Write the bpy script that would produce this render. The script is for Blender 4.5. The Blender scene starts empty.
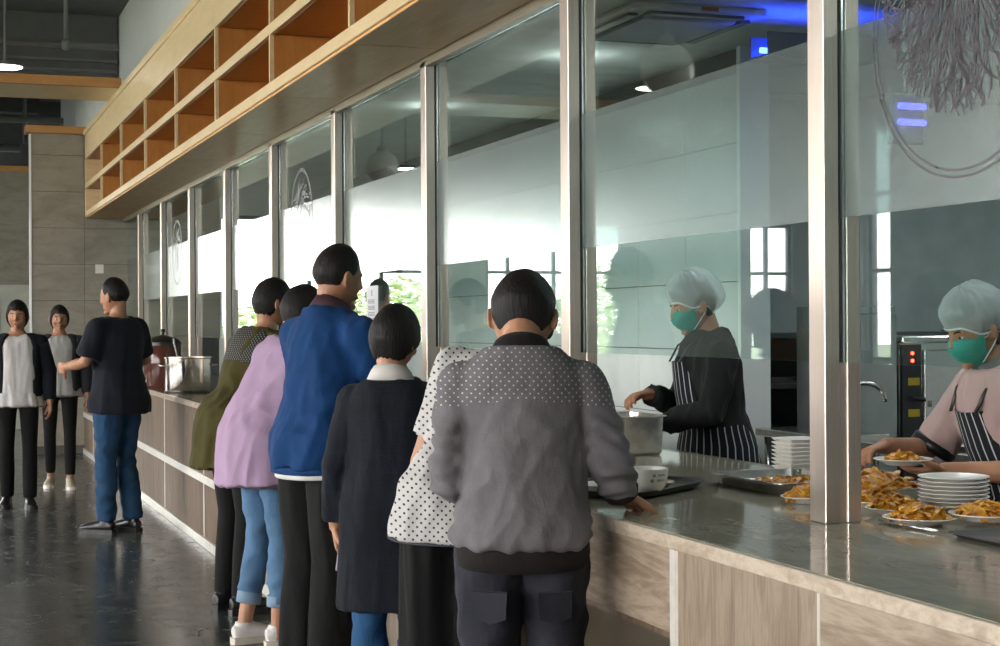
import bpy, bmesh, math, random
from math import sin, cos, pi, radians as rad
from mathutils import Vector, Matrix, noise

# ------------------------------------------------------------------ camera, sky, exposure
SC = bpy.context.scene
COL = SC.collection
cam_d = bpy.data.cameras.new('camera')
cam_d.sensor_width = 36.0
cam_d.lens = 57.6
cam_d.clip_start = 0.05
cam = bpy.data.objects.new('camera', cam_d)
COL.objects.link(cam)
YAW = math.atan(579 / 1600)
cam.matrix_world = (Matrix.Translation((0, 0, 1.42)) @ Matrix.Rotation(-YAW, 4, 'Z')
                    @ Matrix.Rotation(pi / 2, 4, 'X') @ Matrix.Rotation(-0.006, 4, 'Z'))
SC.camera = cam

W = bpy.data.worlds.new('sky'); SC.world = W
W.use_nodes = True
wn = W.node_tree.nodes; wl = W.node_tree.links
bg = wn['Background']
tc = wn.new('ShaderNodeTexCoord'); sx = wn.new('ShaderNodeSeparateXYZ'); cr = wn.new('ShaderNodeValToRGB')
wl.new(tc.outputs['Generated'], sx.inputs[0]); wl.new(sx.outputs['Z'], cr.inputs[0]); wl.new(cr.outputs[0], bg.inputs['Color'])
cr.color_ramp.elements[0].position = 0.0; cr.color_ramp.elements[0].color = (1.0, 0.955, 0.89, 1)
cr.color_ramp.elements[1].position = 0.6; cr.color_ramp.elements[1].color = (0.94, 0.96, 1.0, 1)
bg.inputs['Strength'].default_value = 7.0

SC.view_settings.view_transform = 'Standard'
SC.view_settings.look = 'None'
SC.view_settings.gamma = 1.0
SC.view_settings.use_curve_mapping = False
SC.view_settings.exposure = 1.25
SC.cycles.max_bounces = 8
SC.cycles.diffuse_bounces = 4
SC.cycles.glossy_bounces = 5
SC.cycles.transparent_max_bounces = 16
SC.cycles.sample_clamp_indirect = 8.0
SC.cycles.caustics_reflective = False
SC.cycles.caustics_refractive = False

def portal(loc, rot, sx_, sy_):
    d = bpy.data.lights.new('window_portal', 'AREA'); d.shape = 'RECTANGLE'; d.size = sx_; d.size_y = sy_
    d.cycles.is_portal = True
    o = bpy.data.objects.new('window_portal', d); o.location = loc; o.rotation_euler = rot; COL.objects.link(o)
# far end windows look towards -y, side windows look towards +x
portal((-1.2, 23.1, 1.9), (-pi / 2, 0, 0), 3.3, 2.3)
portal((-4.9, 23.1, 1.9), (-pi / 2, 0, 0), 2.5, 2.3)
portal((-8.7, 23.1, 1.9), (-pi / 2, 0, 0), 1.0, 2.3)
portal((-9.6, 5.1, 2.75), (0, -pi / 2, 0), 3.9, 24.4)

# ------------------------------------------------------------------ mesh helpers
class MB:
    def __init__(s): s.v = []; s.f = []; s.m = []
    def add(s, vs, fs, mi=0):
        b = len(s.v); s.v += [tuple(p) for p in vs]
        for f in fs: s.f.append(tuple(i + b for i in f)); s.m.append(mi)
        return s
    def box(s, a, b, mi=0):
        x0, y0, z0 = a; x1, y1, z1 = b
        return s.add([(x0,y0,z0),(x1,y0,z0),(x1,y1,z0),(x0,y1,z0),(x0,y0,z1),(x1,y0,z1),(x1,y1,z1),(x0,y1,z1)],
                     [(0,3,2,1),(4,5,6,7),(0,1,5,4),(1,2,6,5),(2,3,7,6),(3,0,4,7)], mi)
    def tube(s, pts, rads, ax=(1, 0, 0), n=16, caps=True, mi=0, sq=1.0):
        P = [Vector(p) for p in pts]; ax = Vector(ax); vs = []; N = len(P)
        for i, p in enumerate(P):
            t = (P[min(i + 1, N - 1)] - P[max(i - 1, 0)]).normalized()
            a = ax - t * ax.dot(t)
            if a.length < 1e-4: a = Vector((0, 1, 0)) - t * t.y
            if a.length < 1e-4: a = Vector((0, 0, 1)) - t * t.z
            a.normalize(); b = t.cross(a)
            r = rads[i] if not isinstance(rads, (int, float)) else rads
            ra, rb = (r, r) if isinstance(r, (int, float)) else r
            for k in range(n):
                q = 2 * pi * k / n; c_, s_ = cos(q), sin(q)
                if sq != 1.0:
                    c_ = math.copysign(abs(c_) ** sq, c_); s_ = math.copysign(abs(s_) ** sq, s_)
                vs.append(p + a * (ra * c_) + b * (rb * s_))
        fs = []
        for i in range(N - 1):
            for k in range(n):
                k2 = (k + 1) % n
                fs.append((i*n+k, i*n+k2, (i+1)*n+k2, (i+1)*n+k))
        if caps:
            fs.append(tuple(range(n - 1, -1, -1))); fs.append(tuple((N-1)*n + k for k in range(n)))
        return s.add(vs, fs, mi)
    def lathe(s, prof, c=(0, 0, 0), n=32, mi=0, sx=1.0, sy=1.0, sq=1.0):
        vs = []; fs = []
        for r, z in prof:
            for k in range(n):
                q = 2 * pi * k / n; a, b = cos(q), sin(q)
                if sq != 1.0:
                    a = math.copysign(abs(a) ** sq, a); b = math.copysign(abs(b) ** sq, b)
                vs.append((c[0] + r * sx * a, c[1] + r * sy * b, c[2] + z))
        for i in range(len(prof) - 1):
            for k in range(n):
                k2 = (k + 1) % n
                fs.append((i*n+k, i*n+k2, (i+1)*n+k2, (i+1)*n+k))
        fs.append(tuple(range(n - 1, -1, -1))); m = (len(prof) - 1) * n
        fs.append(tuple(m + k for k in range(n)))
        return s.add(vs, fs, mi)
    def ball(s, c, r, n=16, m=10, mi=0, M=None):
        r = (r, r, r) if isinstance(r, (int, float)) else r; c = Vector(c)
        vs = []; fs = []
        def pt(v): 
            v = Vector(v)
            return c + (M @ v if M else v)
        vs.append(pt((0, 0, -r[2])))
        for i in range(1, m):
            a = -pi / 2 + pi * i / m
            for k in range(n):
                q = 2 * pi * k / n
                vs.append(pt((r[0]*cos(a)*cos(q), r[1]*cos(a)*sin(q), r[2]*sin(a))))
        vs.append(pt((0, 0, r[2])))
        for k in range(n):
            k2 = (k + 1) % n
            fs.append((0, 1 + k2, 1 + k))
            for i in range(m - 2): fs.append((1+i*n+k, 1+i*n+k2, 1+(i+1)*n+k2, 1+(i+1)*n+k))
            fs.append((1+(m-2)*n+k, 1+(m-2)*n+k2, len(vs)-1))
        return s.add(vs, fs, mi)
    def xf(s, M, i0=0):
        for i in range(i0, len(s.v)): s.v[i] = tuple(M @ Vector(s.v[i]))
        return s
    def mesh(s, name, smooth=False):
        me = bpy.data.meshes.new(name); me.from_pydata(s.v, [], s.f)
        if any(s.m):
            for p, mi in zip(me.polygons, s.m): p.material_index = mi
        if smooth:
            for p in me.polygons: p.use_smooth = True
        me.update(); return me
    def build(s, name, mat=None, parent=None, smooth=False, bevel=0.0, seg=1, auto=None, loc=None, rotz=0.0):
        me = s.mesh(name, smooth)
        if bevel > 0:
            bm = bmesh.new(); bm.from_mesh(me)
            bmesh.ops.bevel(bm, geom=list(bm.edges), offset=bevel, segments=seg, affect='EDGES', profile=0.5)
            bm.to_mesh(me); bm.free()
        return link(name, me, mat, parent, loc, rotz, auto)

def link(name, me, mat=None, parent=None, loc=None, rotz=0.0, auto=None):
    o = bpy.data.objects.new(name, me)
    for m in (mat if isinstance(mat, (list, tuple)) else [mat]):
        if m is not None: me.materials.append(m)
    COL.objects.link(o)
    if parent is not None: o.parent = parent
    if loc is not None: o.location = loc
    o.rotation_euler.z = rotz
    if auto is not None:
        for p in me.polygons: p.use_smooth = True
        me.set_sharp_from_angle(angle=rad(auto))
    return o

def empty(name, loc=(0, 0, 0), rotz=0.0, parent=None):
    o = bpy.data.objects.new(name, None); o.empty_display_size = 0.1
    COL.objects.link(o); o.location = loc; o.rotation_euler.z = rotz
    if parent is not None: o.parent = parent
    return o
def tag(o, label=None, cat=None, group=None, kind=None):
    if label: o['label'] = label
    if cat: o['category'] = cat
    if group: o['group'] = group
    if kind: o['kind'] = kind
    return o
def struct(o, label=None):
    o['kind'] = 'structure'
    if label: o['label'] = label
    return o
def copy_tree(o, parent=None):
    c = o.copy(); COL.objects.link(c); c.parent = parent
    for ch in o.children: copy_tree(ch, c)
    return c

# ------------------------------------------------------------------ materials
MATS = {}
class NT:
    def __init__(s, name):
        s.mat = bpy.data.materials.new(name); s.mat.use_nodes = True
        s.n = s.mat.node_tree.nodes; s.l = s.mat.node_tree.links
        s.p = s.n['Principled BSDF']; s.out = s.n['Material Output']
    def new(s, t, **kw):
        n = s.n.new(t)
        for k, v in kw.items(): setattr(n, k, v)
        return n
    def coord(s, scale=(1, 1, 1), rot=(0, 0, 0), kind='Object'):
        t = s.new('ShaderNodeTexCoord'); m = s.new('ShaderNodeMapping')
        m.inputs['Scale'].default_value = scale; m.inputs['Rotation'].default_value = rot
        s.l.new(t.outputs[kind], m.inputs['Vector']); return m.outputs[0]
    def noise(s, vec, scale=5, detail=4, rough=.5, dist=0):
        n = s.new('ShaderNodeTexNoise'); n.inputs['Scale'].default_value = scale; n.inputs['Detail'].default_value = detail
        n.inputs['Roughness'].default_value = rough; n.inputs['Distortion'].default_value = dist
        s.l.new(vec, n.inputs['Vector']); return n.outputs['Fac']
    def ramp(s, fac, stops):
        r = s.new('ShaderNodeValToRGB'); e = r.color_ramp.elements
        while len(e) < len(stops): e.new(0.5)
        for el, (p, c) in zip(e, stops): el.position = p; el.color = (*c, 1) if len(c) == 3 else c
        s.l.new(fac, r.inputs[0]); return r.outputs[0]
    def math(s, op, a, b=None, c=None):
        n = s.new('ShaderNodeMath', operation=op)
        for i, v in enumerate((a, b, c)):
            if v is None: continue
            if isinstance(v, (int, float)): n.inputs[i].default_value = v
            else: s.l.new(v, n.inputs[i])
        return n.outputs[0]
    def mix(s, fac, a, b):
        n = s.new('ShaderNodeMix', data_type='RGBA')
        for i, v in ((0, fac), (6, a), (7, b)):
            if isinstance(v, (int, float)): n.inputs[i].default_value = v
            elif isinstance(v, tuple): n.inputs[i].default_value = (*v, 1)
            else: s.l.new(v, n.inputs[i])
        return n.outputs[2]
    def bump(s, h, strength=.3, dist=.01):
        b = s.new('ShaderNodeBump'); b.inputs['Strength'].default_value = strength; b.inputs['Distance'].default_value = dist
        s.l.new(h, b.inputs['Height']); s.l.new(b.outputs[0], s.p.inputs['Normal'])
    def col(s, c):
        if isinstance(c, tuple): s.p.inputs['Base Color'].default_value = (*c, 1)
        else: s.l.new(c, s.p.inputs['Base Color'])
    def set(s, rough=None, metal=None, spec=None, **kw):
        if rough is not None:
            if isinstance(rough, (int, float)): s.p.inputs['Roughness'].default_value = rough
            else: s.l.new(rough, s.p.inputs['Roughness'])
        if metal is not None: s.p.inputs['Metallic'].default_value = metal
        if spec is not None: s.p.inputs['Specular IOR Level'].default_value = spec
        for k, v in kw.items(): s.p.inputs[k].default_value = v

def plain(name, c, rough=.6, metal=0.0, var=.12, scale=6, spec=None, bump=0.0, stretch=(1, 1, 1)):
    """colour with a little mottled variation"""
    if name in MATS: return MATS[name]
    t = NT(name); v = t.coord(stretch); f = t.noise(v, scale, 5)
    t.col(t.ramp(f, [(.25, tuple(x * (1 - var) for x in c)), (.75, tuple(min(1, x * (1 + var)) for x in c))]))
    t.set(rough=rough, metal=metal, spec=spec)
    if bump: t.bump(f, bump, .01)
    MATS[name] = t.mat; return t.mat

def fabric(name, c, rough=.85, var=.14, weave=700, bump=.25, stretch=(1, 1, 1), sheen=.03, extra=None):
    if name in MATS: return MATS[name]
    t = NT(name); v = t.coord(stretch)
    f1 = t.noise(v, 9, 4); f2 = t.noise(v, weave, 2)
    f = t.math('ADD', t.math('MULTIPLY', f1, .5), t.math('MULTIPLY', f2, .5))
    colr = t.ramp(f, [(.3, tuple(x * (1 - var) for x in c)), (.7, tuple(min(1, x * (1 + var)) for x in c))])
    if extra: colr = extra(t, colr)
    t.col(colr); t.set(rough=rough); t.p.inputs['Sheen Weight'].default_value = sheen
    t.p.inputs['Specular IOR Level'].default_value = .25
    f3 = t.noise(t.coord((1, 1, .45)), 16, 5, .55, .6)
    t.bump(t.math('ADD', t.math('MULTIPLY', f2, .12), f3), bump + .25, .012)
    MATS[name] = t.mat; return t.mat

def stone(name, base, dark, light, grain, rough=.35, sc=1.0):
    """travertine: wavy bands; grain = (scale x, scale y, scale z)"""
    t = NT(name); v = t.coord(grain)
    d = t.noise(v, 3.0 * sc, 8, .62, 1.2); e = t.noise(v, 14 * sc, 6, .6, .4)
    f = t.math('ADD', t.math('MULTIPLY', d, .7), t.math('MULTIPLY', e, .3))
    t.col(t.ramp(f, [(.33, dark), (.46, base), (.56, light), (.66, base)]))
    t.set(rough=rough); t.bump(e, .08, .004); MATS[name] = t.mat; return t.mat

def wood(name, c1, c2, stretch=(1, 1, 1), rough=.4, spec=.5):
    t = NT(name); v = t.coord(stretch)
    f = t.noise(v, 4, 6, .6, .6)
    t.col(t.ramp(f, [(.3, c1), (.7, c2)])); t.set(rough=rough, spec=spec); MATS[name] = t.mat; return t.mat

def brushed(name, c, rough=.28, stretch=(40, 40, 1)):
    t = NT(name); v = t.coord(stretch); f = t.noise(v, 6, 3)
    t.col(t.ramp(f, [(.3, tuple(x * .88 for x in c)), (.7, c)]))
    t.set(rough=t.math('ADD', t.math('MULTIPLY', f, .14), rough - .07), metal=1.0); t.bump(f, .04, .002)
    MATS[name] = t.mat; return t.mat

def emit(name, c, s):
    t = NT(name); t.col(c); t.p.inputs['Emission Color'].default_value = (*c, 1); t.p.inputs['Emission Strength'].default_value = s
    MATS[name] = t.mat; return t.mat

def glass_mat(name, tint, refl=1.0, rough=0.0, haze=0.0, haze_col=(.6, .68, .68)):
    """sheet glass: clear transmission plus a Schlick mirror; haze adds a milky film"""
    t = NT(name); n = t.n; l = t.l
    tr = t.new('ShaderNodeBsdfTransparent'); tr.inputs[0].default_value = (*tint, 1)
    gl = t.new('ShaderNodeBsdfGlossy'); gl.inputs['Roughness'].default_value = rough; gl.inputs['Color'].default_value = (.95, 1, 1, 1)
    lw = t.new('ShaderNodeLayerWeight'); lw.inputs['Blend'].default_value = .5
    fr = t.math('ADD', t.math('MULTIPLY', t.math('POWER', lw.outputs['Facing'], 5.0), .96), .04)
    fr = t.math('MULTIPLY', fr, refl); fr = t.math('MINIMUM', fr, 1.0)
    base = tr.outputs[0]
    if haze > 0:
        df = t.new('ShaderNodeBsdfDiffuse'); df.inputs[0].default_value = (*haze_col, 1)
        tl = t.new('ShaderNodeBsdfTranslucent'); tl.inputs[0].default_value = (*haze_col, 1)
        a = t.new('ShaderNodeMixShader'); a.inputs[0].default_value = .5; l.new(df.outputs[0], a.inputs[1]); l.new(tl.outputs[0], a.inputs[2])
        v = t.coord((1, 1.2, 5)); f = t.noise(v, 3, 6, .6)
        b = t.new('ShaderNodeMixShader'); l.new(t.math('MULTIPLY', t.math('ADD', f, .5), haze), b.inputs[0])
        l.new(base, b.inputs[1]); l.new(a.outputs[0], b.inputs[2]); base = b.outputs[0]
        v2 = t.coord((1, 1, 1)); f2 = t.noise(v2, 60, 6, .7)
        bp = t.new('ShaderNodeBump'); bp.inputs['Strength'].default_value = .12; bp.inputs['Distance'].default_value = .002
        l.new(f2, bp.inputs['Height']); l.new(bp.outputs[0], gl.inputs['Normal'])
    mx = t.new('ShaderNodeMixShader'); l.new(fr, mx.inputs[0]); l.new(base, mx.inputs[1]); l.new(gl.outputs[0], mx.inputs[2])
    l.new(mx.outputs[0], t.out.inputs['Surface']); n.remove(t.p)
    MATS[name] = t.mat; return t.mat

M_glass = glass_mat('clear_glass', (.90, .96, .95))
M_wglass = glass_mat('window_glass', (.97, .97, .97), refl=.6)
M_film = glass_mat('hazy_film', (.64, .72, .72), refl=1.25, rough=.22, haze=.10)
M_etch = glass_mat('etched_glass', (.62, .60, .64), refl=.7, rough=.4, haze=.35, haze_col=(.34, .31, .34))
M_steel = brushed('brushed_steel', (.64, .56, .50), .38)
M_steel2 = brushed('pan_steel', (.70, .70, .68), .22, (6, 6, 6))
M_dark = plain('dark_rubber', (.02, .02, .02), .5)
M_black = plain('black_plastic', (.012, .012, .012), .35)
M_white = plain('white_china', (.80, .79, .75), .22, var=.03)
M_bulb = emit('lamp_diffuser', (1.0, .97, .9), 7.0)
# ------------------------------------------------------------------ the hall
t = NT('polished_concrete'); v = t.coord(); f = t.noise(v, 1.3, 8, .65, .5); f2 = t.noise(v, 9, 6, .6)
f4 = t.noise(t.coord((1.6, 1, 1)), 4.5, 8, .7, 1.0)
t.col(t.ramp(t.math('ADD', t.math('MULTIPLY', f, .4), t.math('MULTIPLY', f4, .6)), [(.34, (.026, .034, .034)), (.5, (.055, .066, .062)), (.64, (.12, .135, .125))]))
t.set(rough=t.math('ADD', t.math('MULTIPLY', f4, .42), .02)); M_floor = t.mat
M_ceil = plain('dark_ceiling_paint', (.13, .13, .128), .8)
M_gird = plain('girder_paint', (.11, .112, .112), .75)
M_wallw = plain('pale_wall_paint', (.78, .80, .82), .7, var=.03)
M_hallw = plain('hall_wall_paint', (.50, .50, .48), .7, var=.05)
M_tile = stone('grey_stone_tile', (.29, .265, .22), (.24, .22, .18), (.335, .31, .265), (.9, .9, 2.2), .10, .55)
M_pale = plain('pale_stone_trim', (.55, .53, .48), .3, var=.15, scale=20)
M_ktile = plain('white_kitchen_tile', (.62, .66, .66), .25, var=.04)
M_kwall = plain('kitchen_wall_paint', (.50, .54, .55), .5)

# cream laminate on the shelf edges, darker cherry wood inside
M_cream = wood('cream_maple', (.72, .54, .30), (.82, .65, .40), (1, .6, 6), .35)
M_cherry = wood('cherry_wood', (.44, .19, .045), (.54, .26, .075), (5, 5, 1.2), .38)
M_soffit = wood('brown_soffit_board', (.72, .40, .16), (.84, .52, .24), (7, 1.0, 1), .34, .12)
M_capw = wood('orange_capping_wood', (.42, .20, .065), (.50, .26, .09), (2, 2, 4), .45)

struct(MB().box((-9.6, -7, -.1), (9, 30, 0)).build('floor', M_floor), 'dark polished concrete floor')
struct(MB().box((-9.8, -7.2, 5.2), (2.3, 23.3, 5.35)).build('ceiling', M_ceil), 'dark painted hall ceiling')
struct(MB().box((.44, 23.3, 5.2), (2.3, 28.2, 5.35)).build('ceiling_end', M_ceil))
struct(MB().box((.3, 23.2, 0), (.44, 28.2, 5.2)).build('wall_end_side', M_hallw))
struct(MB().box((2.3, -7.2, 2.92), (9, 26, 3.05)).build('ceiling_kitchen', plain('kitchen_ceiling_panel', (.72, .75, .73), .6)), 'pale low kitchen ceiling')
struct(MB().box((2.30, -7.2, 3.05), (2.46, 28.2, 5.2)).build('wall_right', M_wallw), 'pale grey wall above the wooden shelves')
struct(MB().box((-9.8, -7.2, 0), (9, -7.0, 5.2)).build('wall_back', M_hallw))
struct(MB().box((8.9, -7.0, 0), (9.05, 26, 2.92)).build('wall_kitchen', M_kwall))
struct(MB().box((4.7, 9.3, 0), (8.9, 9.42, 2.92)).build('wall_kitchen_rear', M_kwall), 'grey painted rear wall of the kitchen')
struct(MB().box((2.3, 25.8, 0), (9, 26, 2.92)).build('wall_kitchen_end', M_kwall))

# left wall: piers, sill wall and upper wall with windows between
struct(MB().box((-9.75, -7, 0), (-9.55, 23, .8)).build('wall_left', M_hallw), 'low wall under the side windows')
struct(MB().box((-9.75, -7, 4.7), (-9.55, 23, 5.2)).build('wall_left_upper', M_hallw))
M_frame = plain('grey_window_frame', (.10, .105, .11), .4)
bays = [(-7.0, -2.8), (-2.0, 2.2), (3.0, 7.2), (8.0, 12.2), (13.0, 17.2), (20.95, 21.6)]
for k, (y0, y1) in enumerate(bays):
    y2 = bays[k + 1][0] if k + 1 < len(bays) else 23.0
    struct(MB().box((-9.75, y1, .8), (-9.55, y2, 4.7)).build('wall_left_pier', M_hallw))
    w = struct(empty('window_%d' % (31 + k)), 'tall window in the side wall of the hall')
    MB().box((-9.655, y0, .8), (-9.645, y1, 4.7)).build('glass_pane', M_wglass, w)
    nb = 3 if y1 - y0 > 2 else 1
    for q in range(nb + 1):
        yy = y0 + .03 + q * ((y1 - y0 - .06) / nb)
        MB().box((-9.69, yy - .03, .8), (-9.61, yy + .03, 4.7)).build('frame_bar', M_frame, w)
    for zz in (.83, 2.2, 3.4, 4.67): MB().box((-9.69, y0, zz - .03), (-9.61, y1, zz + .03)).build('frame_rail', M_frame, w)

# far end of the hall: wall at y = 23 with bright windows
Y2 = 23.0
def endwall(n, x0, x1, z0, z1, mat=M_hallw): return struct(MB().box((x0, Y2, z0), (x1, Y2 + .2, z1)).build(n, mat))
endwall('wall_end_sill', -9.6, .44, 0, .65); endwall('wall_end_lintel', -9.6, .44, 3.0, 5.2)
endwall('wall_end_pier', -3.73, -2.82, .65, 3.0); endwall('wall_end_pier', -8.25, -6.04, .65, 3.0); endwall('wall_end_pier', -9.6, -9.05, .65, 3.0)
ew = endwall('wall_end', .44, 3.0, 0, 3.55, M_tile)
for i, (x0, x1, bars) in enumerate(((-2.82, .44, (-2.1, -1.0, -.3)), (-6.04, -3.73, (-4.11, -4.87, -5.56)), (-9.05, -8.25, (-8.6,)))):
    w = struct(empty('window_%d' % (40 + i)), 'bright window at the far end of the hall')
    MB().box((x0, Y2 + .09, .65), (x1, Y2 + .1, 3.0)).build('glass_pane', M_wglass, w)
    for b in (x0 + .03, *bars, x1 - .03): MB().box((b - .03, Y2 + .06, .65), (b + .03, Y2 + .14, 3.0)).build('frame_bar', M_frame, w)
    for zz in (.68, 2.2, 2.97): MB().box((x0, Y2 + .06, zz - .025), (x1, Y2 + .14, zz + .025)).build('frame_rail', M_frame, w)
# outside ground, beyond the windows
struct(MB().box((-60, 23.4, -.3), (40, 90, -.15)).build('outside_ground', plain('outside_paving', (.25, .28, .18), .9)))
struct(MB().box((-70, -40, -.3), (-9.9, 23.4, -.15)).build('outside_ground', MATS['outside_paving']))

def tiles_on(parent, x0s, y, rows, z0, h, mat, th=.012):
    for (x0, x1) in x0s:
        for r in range(rows):
            za = z0 + r * h; zb = min(za + h, 3.55)
            MB().box((x0 + .002, y - th, za + .002), (x1 - .002, y, zb - .002)).build('tile', mat, parent, bevel=.002)
def tilemat(i): return M_tile
tiles_on(ew, ((.44, .93), (.93, 1.42), (1.42, 1.91)), Y2, 9, 0, .41, M_tile)
# stone faced block that closes the counter end
Y1 = 18.32
M_core = plain('grout_core', (.10, .095, .085), .7)
pier = struct(MB().box((1.14, Y1, 0), (3.0, Y1 + .16, 3.55)).build('wall_far_pier', M_core), 'grey stone tiled pier at the end of the counter')
tiles_on(pier, ((1.14, 1.716), (1.716, 2.29), (2.29, 2.87)), Y1, 9, .09 - .41 + .41, .41 - .008, M_tile)
MB().box((1.125, Y1 - .022, 0), (1.15, Y1 + .01, 3.53)).build('corner_trim', plain('bright_corner_trim', (.88, .90, .92), .25, 0.0, var=.02), pier)
MB().box((1.09, Y1 - .06, 3.545), (2.3, Y1 + .22, 3.625)).build('capping', M_capw, pier)
MB().box((.4, Y2 - .06, 3.54), (2.0, Y2 + .3, 3.62)).build('capping', M_capw, ew)
# small notice and door in the far wall
MB().box((1.83, Y1 - .02, 2.0), (1.92, Y1 - .013, 2.10)).build('switch_plate', M_white, pier)
d1 = struct(empty('door_1', (0, 0, 0)), 'pale door at the far end of the passage')
MB().box((1.02, Y2 - .05, 0), (1.62, Y2 - .014, 1.95)).build('door_leaf', plain('pale_door_paint', (.52, .54, .47), .4), d1)
MB().box((.99, Y2 - .06, 0), (1.02, Y2 - .012, 1.98)).build('door_jamb', M_hallw, d1)
MB().box((1.0, Y2 - .06, 1.95), (1.62, Y2 - .012, 1.985)).build('door_head', M_hallw, d1)
# white curtain folds along the upper wall beyond the pier, dark end wall behind
struct(MB().box((.5, 28.0, 0), (2.3, 28.2, 5.2)).build('wall_end_upper', M_gird), 'dark wall closing the roof space')
w3 = MB(); N3 = 90
for i in range(N3 + 1):
    y = 20.6 + i * .074; x = 2.20 + .035 * sin(i * .9) + .03 * sin(i * .37 + 1)
    w3.v += [(x, y, 3.1), (x, y, 5.15), (x + .015, y, 3.1), (x + .015, y, 5.15)]
for i in range(N3):
    a = i * 4; w3.f += [(a, a + 1, a + 5, a + 4), (a + 2, a + 6, a + 7, a + 3)]; w3.m += [0, 0]
tag(w3.build('white_curtain', M_wallw, smooth=True), 'long white curtain hanging behind the capped stone pier', 'curtain')

# ---- ceiling girders, pipes, beams
def pipe(name, pts, r, mat, label, cat):
    return tag(MB().tube(pts, r, ax=(0, 0, 1) if abs(pts[0][2] - pts[-1][2]) < .1 else (1, 0, 0), n=10).build(name, mat, smooth=True), label, cat)
M_pipe = plain('pipe_paint', (.16, .165, .165), .5)
for (y, zb, x1) in ((20.0, 4.46, 2.28), (7.2, 4.46, 2.28), (-2, 4.46, 2.28)):
    struct(MB().box((-9.5, y, zb), (x1, y + .5, 5.2)).build('ceiling_girder', M_gird))
struct(MB().box((.46, 27.4, 4.93), (1.85, 27.7, 5.2)).build('ceiling_girder', M_gird))
for zz in (4.50, 4.62):
    struct(MB().box((-9.5, 19.94, zz), (2.28, 20.0, zz + .03)).build('girder_flange', M_pipe))
pp = empty('sprinkler_pipe', (0, 17.0, 4.3)); pp.location = (0, 0, 0)
tag(pp, 'grey ceiling pipe running across the hall on drop rods', 'pipe')
MB().tube([(-9, 17, 4.31), (1.95, 17, 4.31)], .035, ax=(0, 0, 1), n=12).build('main_run', M_pipe, pp, smooth=True)
for xx in (-7, -5, -3, -1, .55, 1.42): MB().tube([(xx, 17, 4.31), (xx, 17, 5.19)], .022, n=8).build('drop_rod', M_pipe, pp, smooth=True)
MB().ball((1.42, 17, 4.31), .06).build('tee_joint', M_pipe, pp, smooth=True)
pp2 = empty('drain_pipe'); tag(pp2, 'thinner grey pipe beyond the wood clad portal', 'pipe')
MB().tube([(.46, 24.5, 4.45), (2.0, 24.5, 4.45)], .05, ax=(0, 0, 1), n=10).build('main_run', M_pipe, pp2, smooth=True)
for xx in (.9, 1.45): MB().tube([(xx, 24.5, 4.1), (xx, 24.5, 5.19)], .03, n=8).build('drop_rod', M_pipe, pp2, smooth=True)
MB().tube([(.46, 24.7, 4.05), (1.4, 24.7, 4.05)], .06, ax=(0, 0, 1), n=10).build('lower_run', M_pipe, pp2, smooth=True)
# wood clad portal beam joining the shelf; shaded front, bounce-lit underside painted as two woods
bm_ = struct(MB().box((-9.5, 14.8, 3.575), (1.72, 14.86, 3.66)).build('trim_1', M_capw), 'flat wood clad beam crossing the hall at shelf top height')
MB().box((-9.5, 14.861, 3.575), (1.72, 15.75, 3.66)).build('beam_soffit', M_cream, bm_)
for yy in (6.3,):
    b2 = struct(MB().box((-9.5, yy, 3.575), (1.72, yy + .06, 3.66)).build('trim_2', M_capw))
    MB().box((-9.5, yy + .061, 3.575), (1.72, yy + .95, 3.66)).build('beam_soffit', M_cream, b2)

# lamps of the hall
def disc_lamp(loc, label):
    o = empty('ceiling_lamp', loc); tag(o, label, 'lamp', 'round lamps of the hall')
    MB().lathe([(.06, .05), (.17, .03), (.19, 0), (.185, -.005)], n=28).build('housing', M_pipe, o, auto=40)
    MB().lathe([(.17, -.004), (.16, -.012), (.0, -.016)], n=28).build('diffuser', M_bulb, o, auto=40)
    MB().tube([(0, 0, .05), (0, 0, 5.19 - loc[2])], .012, n=8).build('rod', M_pipe, o)
disc_lamp((.80, 16.63, 4.0), 'lit round lamp hanging below the sprinkler pipe')
for (x, y) in ((-2.05, 13.5), (-2.05, 21.6), (-2.05, 5.4)): disc_lamp((x, y, 3.6), 'lit round lamp mirrored in the glass partition')
def pendant(loc):
    o = empty('globe_pendant', loc); tag(o, 'white globe pendant mirrored in the glass partition', 'pendant', 'white globe pendants of the hall')
    MB().ball((0, 0, 0), .19, 24, 14).build('globe', plain('globe_white', (.62, .62, .6), .3, var=.02), o, smooth=True)
    MB().tube([(0, 0, .18), (0, 0, 5.19 - loc[2])], .014, n=8).build('rod', M_pipe, o)
    MB().lathe([(.05, .24), (.07, .17), (.06, .15)], n=16).build('cap', M_pipe, o)
for y in (2.8, 10.2, 17.6): pendant((-.58, y, 3.2))

# ------------------------------------------------------------------ wooden shelf over the serving line
SX, SB = 1.72, 2.13
shelf = tag(empty('wall_shelf'), 'long cream and cherry wood pigeonhole shelf above the glass partition', 'shelf')
YS0, YS1 = -1.7, 18.27
def brd(n, a, b, m, par=None): return MB().box(a, b).build(n, m, par or shelf, bevel=.003)
brd('bottom_board', (SX, YS0, 2.625), (SX + .03, YS1, 2.685), M_cream)
brd('bottom_board', (SX + .03, YS0, 2.64), (SB, YS1, 2.683), M_cherry)
brd('middle_board', (SX, YS0, 2.935), (SX + .03, YS1, 2.992), M_cream)
brd('middle_board', (SX + .03, YS0, 2.937), (SB, YS1, 2.990), M_cherry)
brd('back_panel', (SB - .02, YS0, 2.625), (SB, YS1, 3.56), M_cherry)
brd('top_board', (SX + .03, YS0, 3.262), (SB, YS1, 3.30), M_cherry)
brd('end_panel', (SX, YS1 - .04, 2.625), (SB, YS1, 3.56), M_cream)
brd('top_capping', (SX - .015, YS0, 3.53), (SB, YS1 + .0, 3.585), M_cream)
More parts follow.
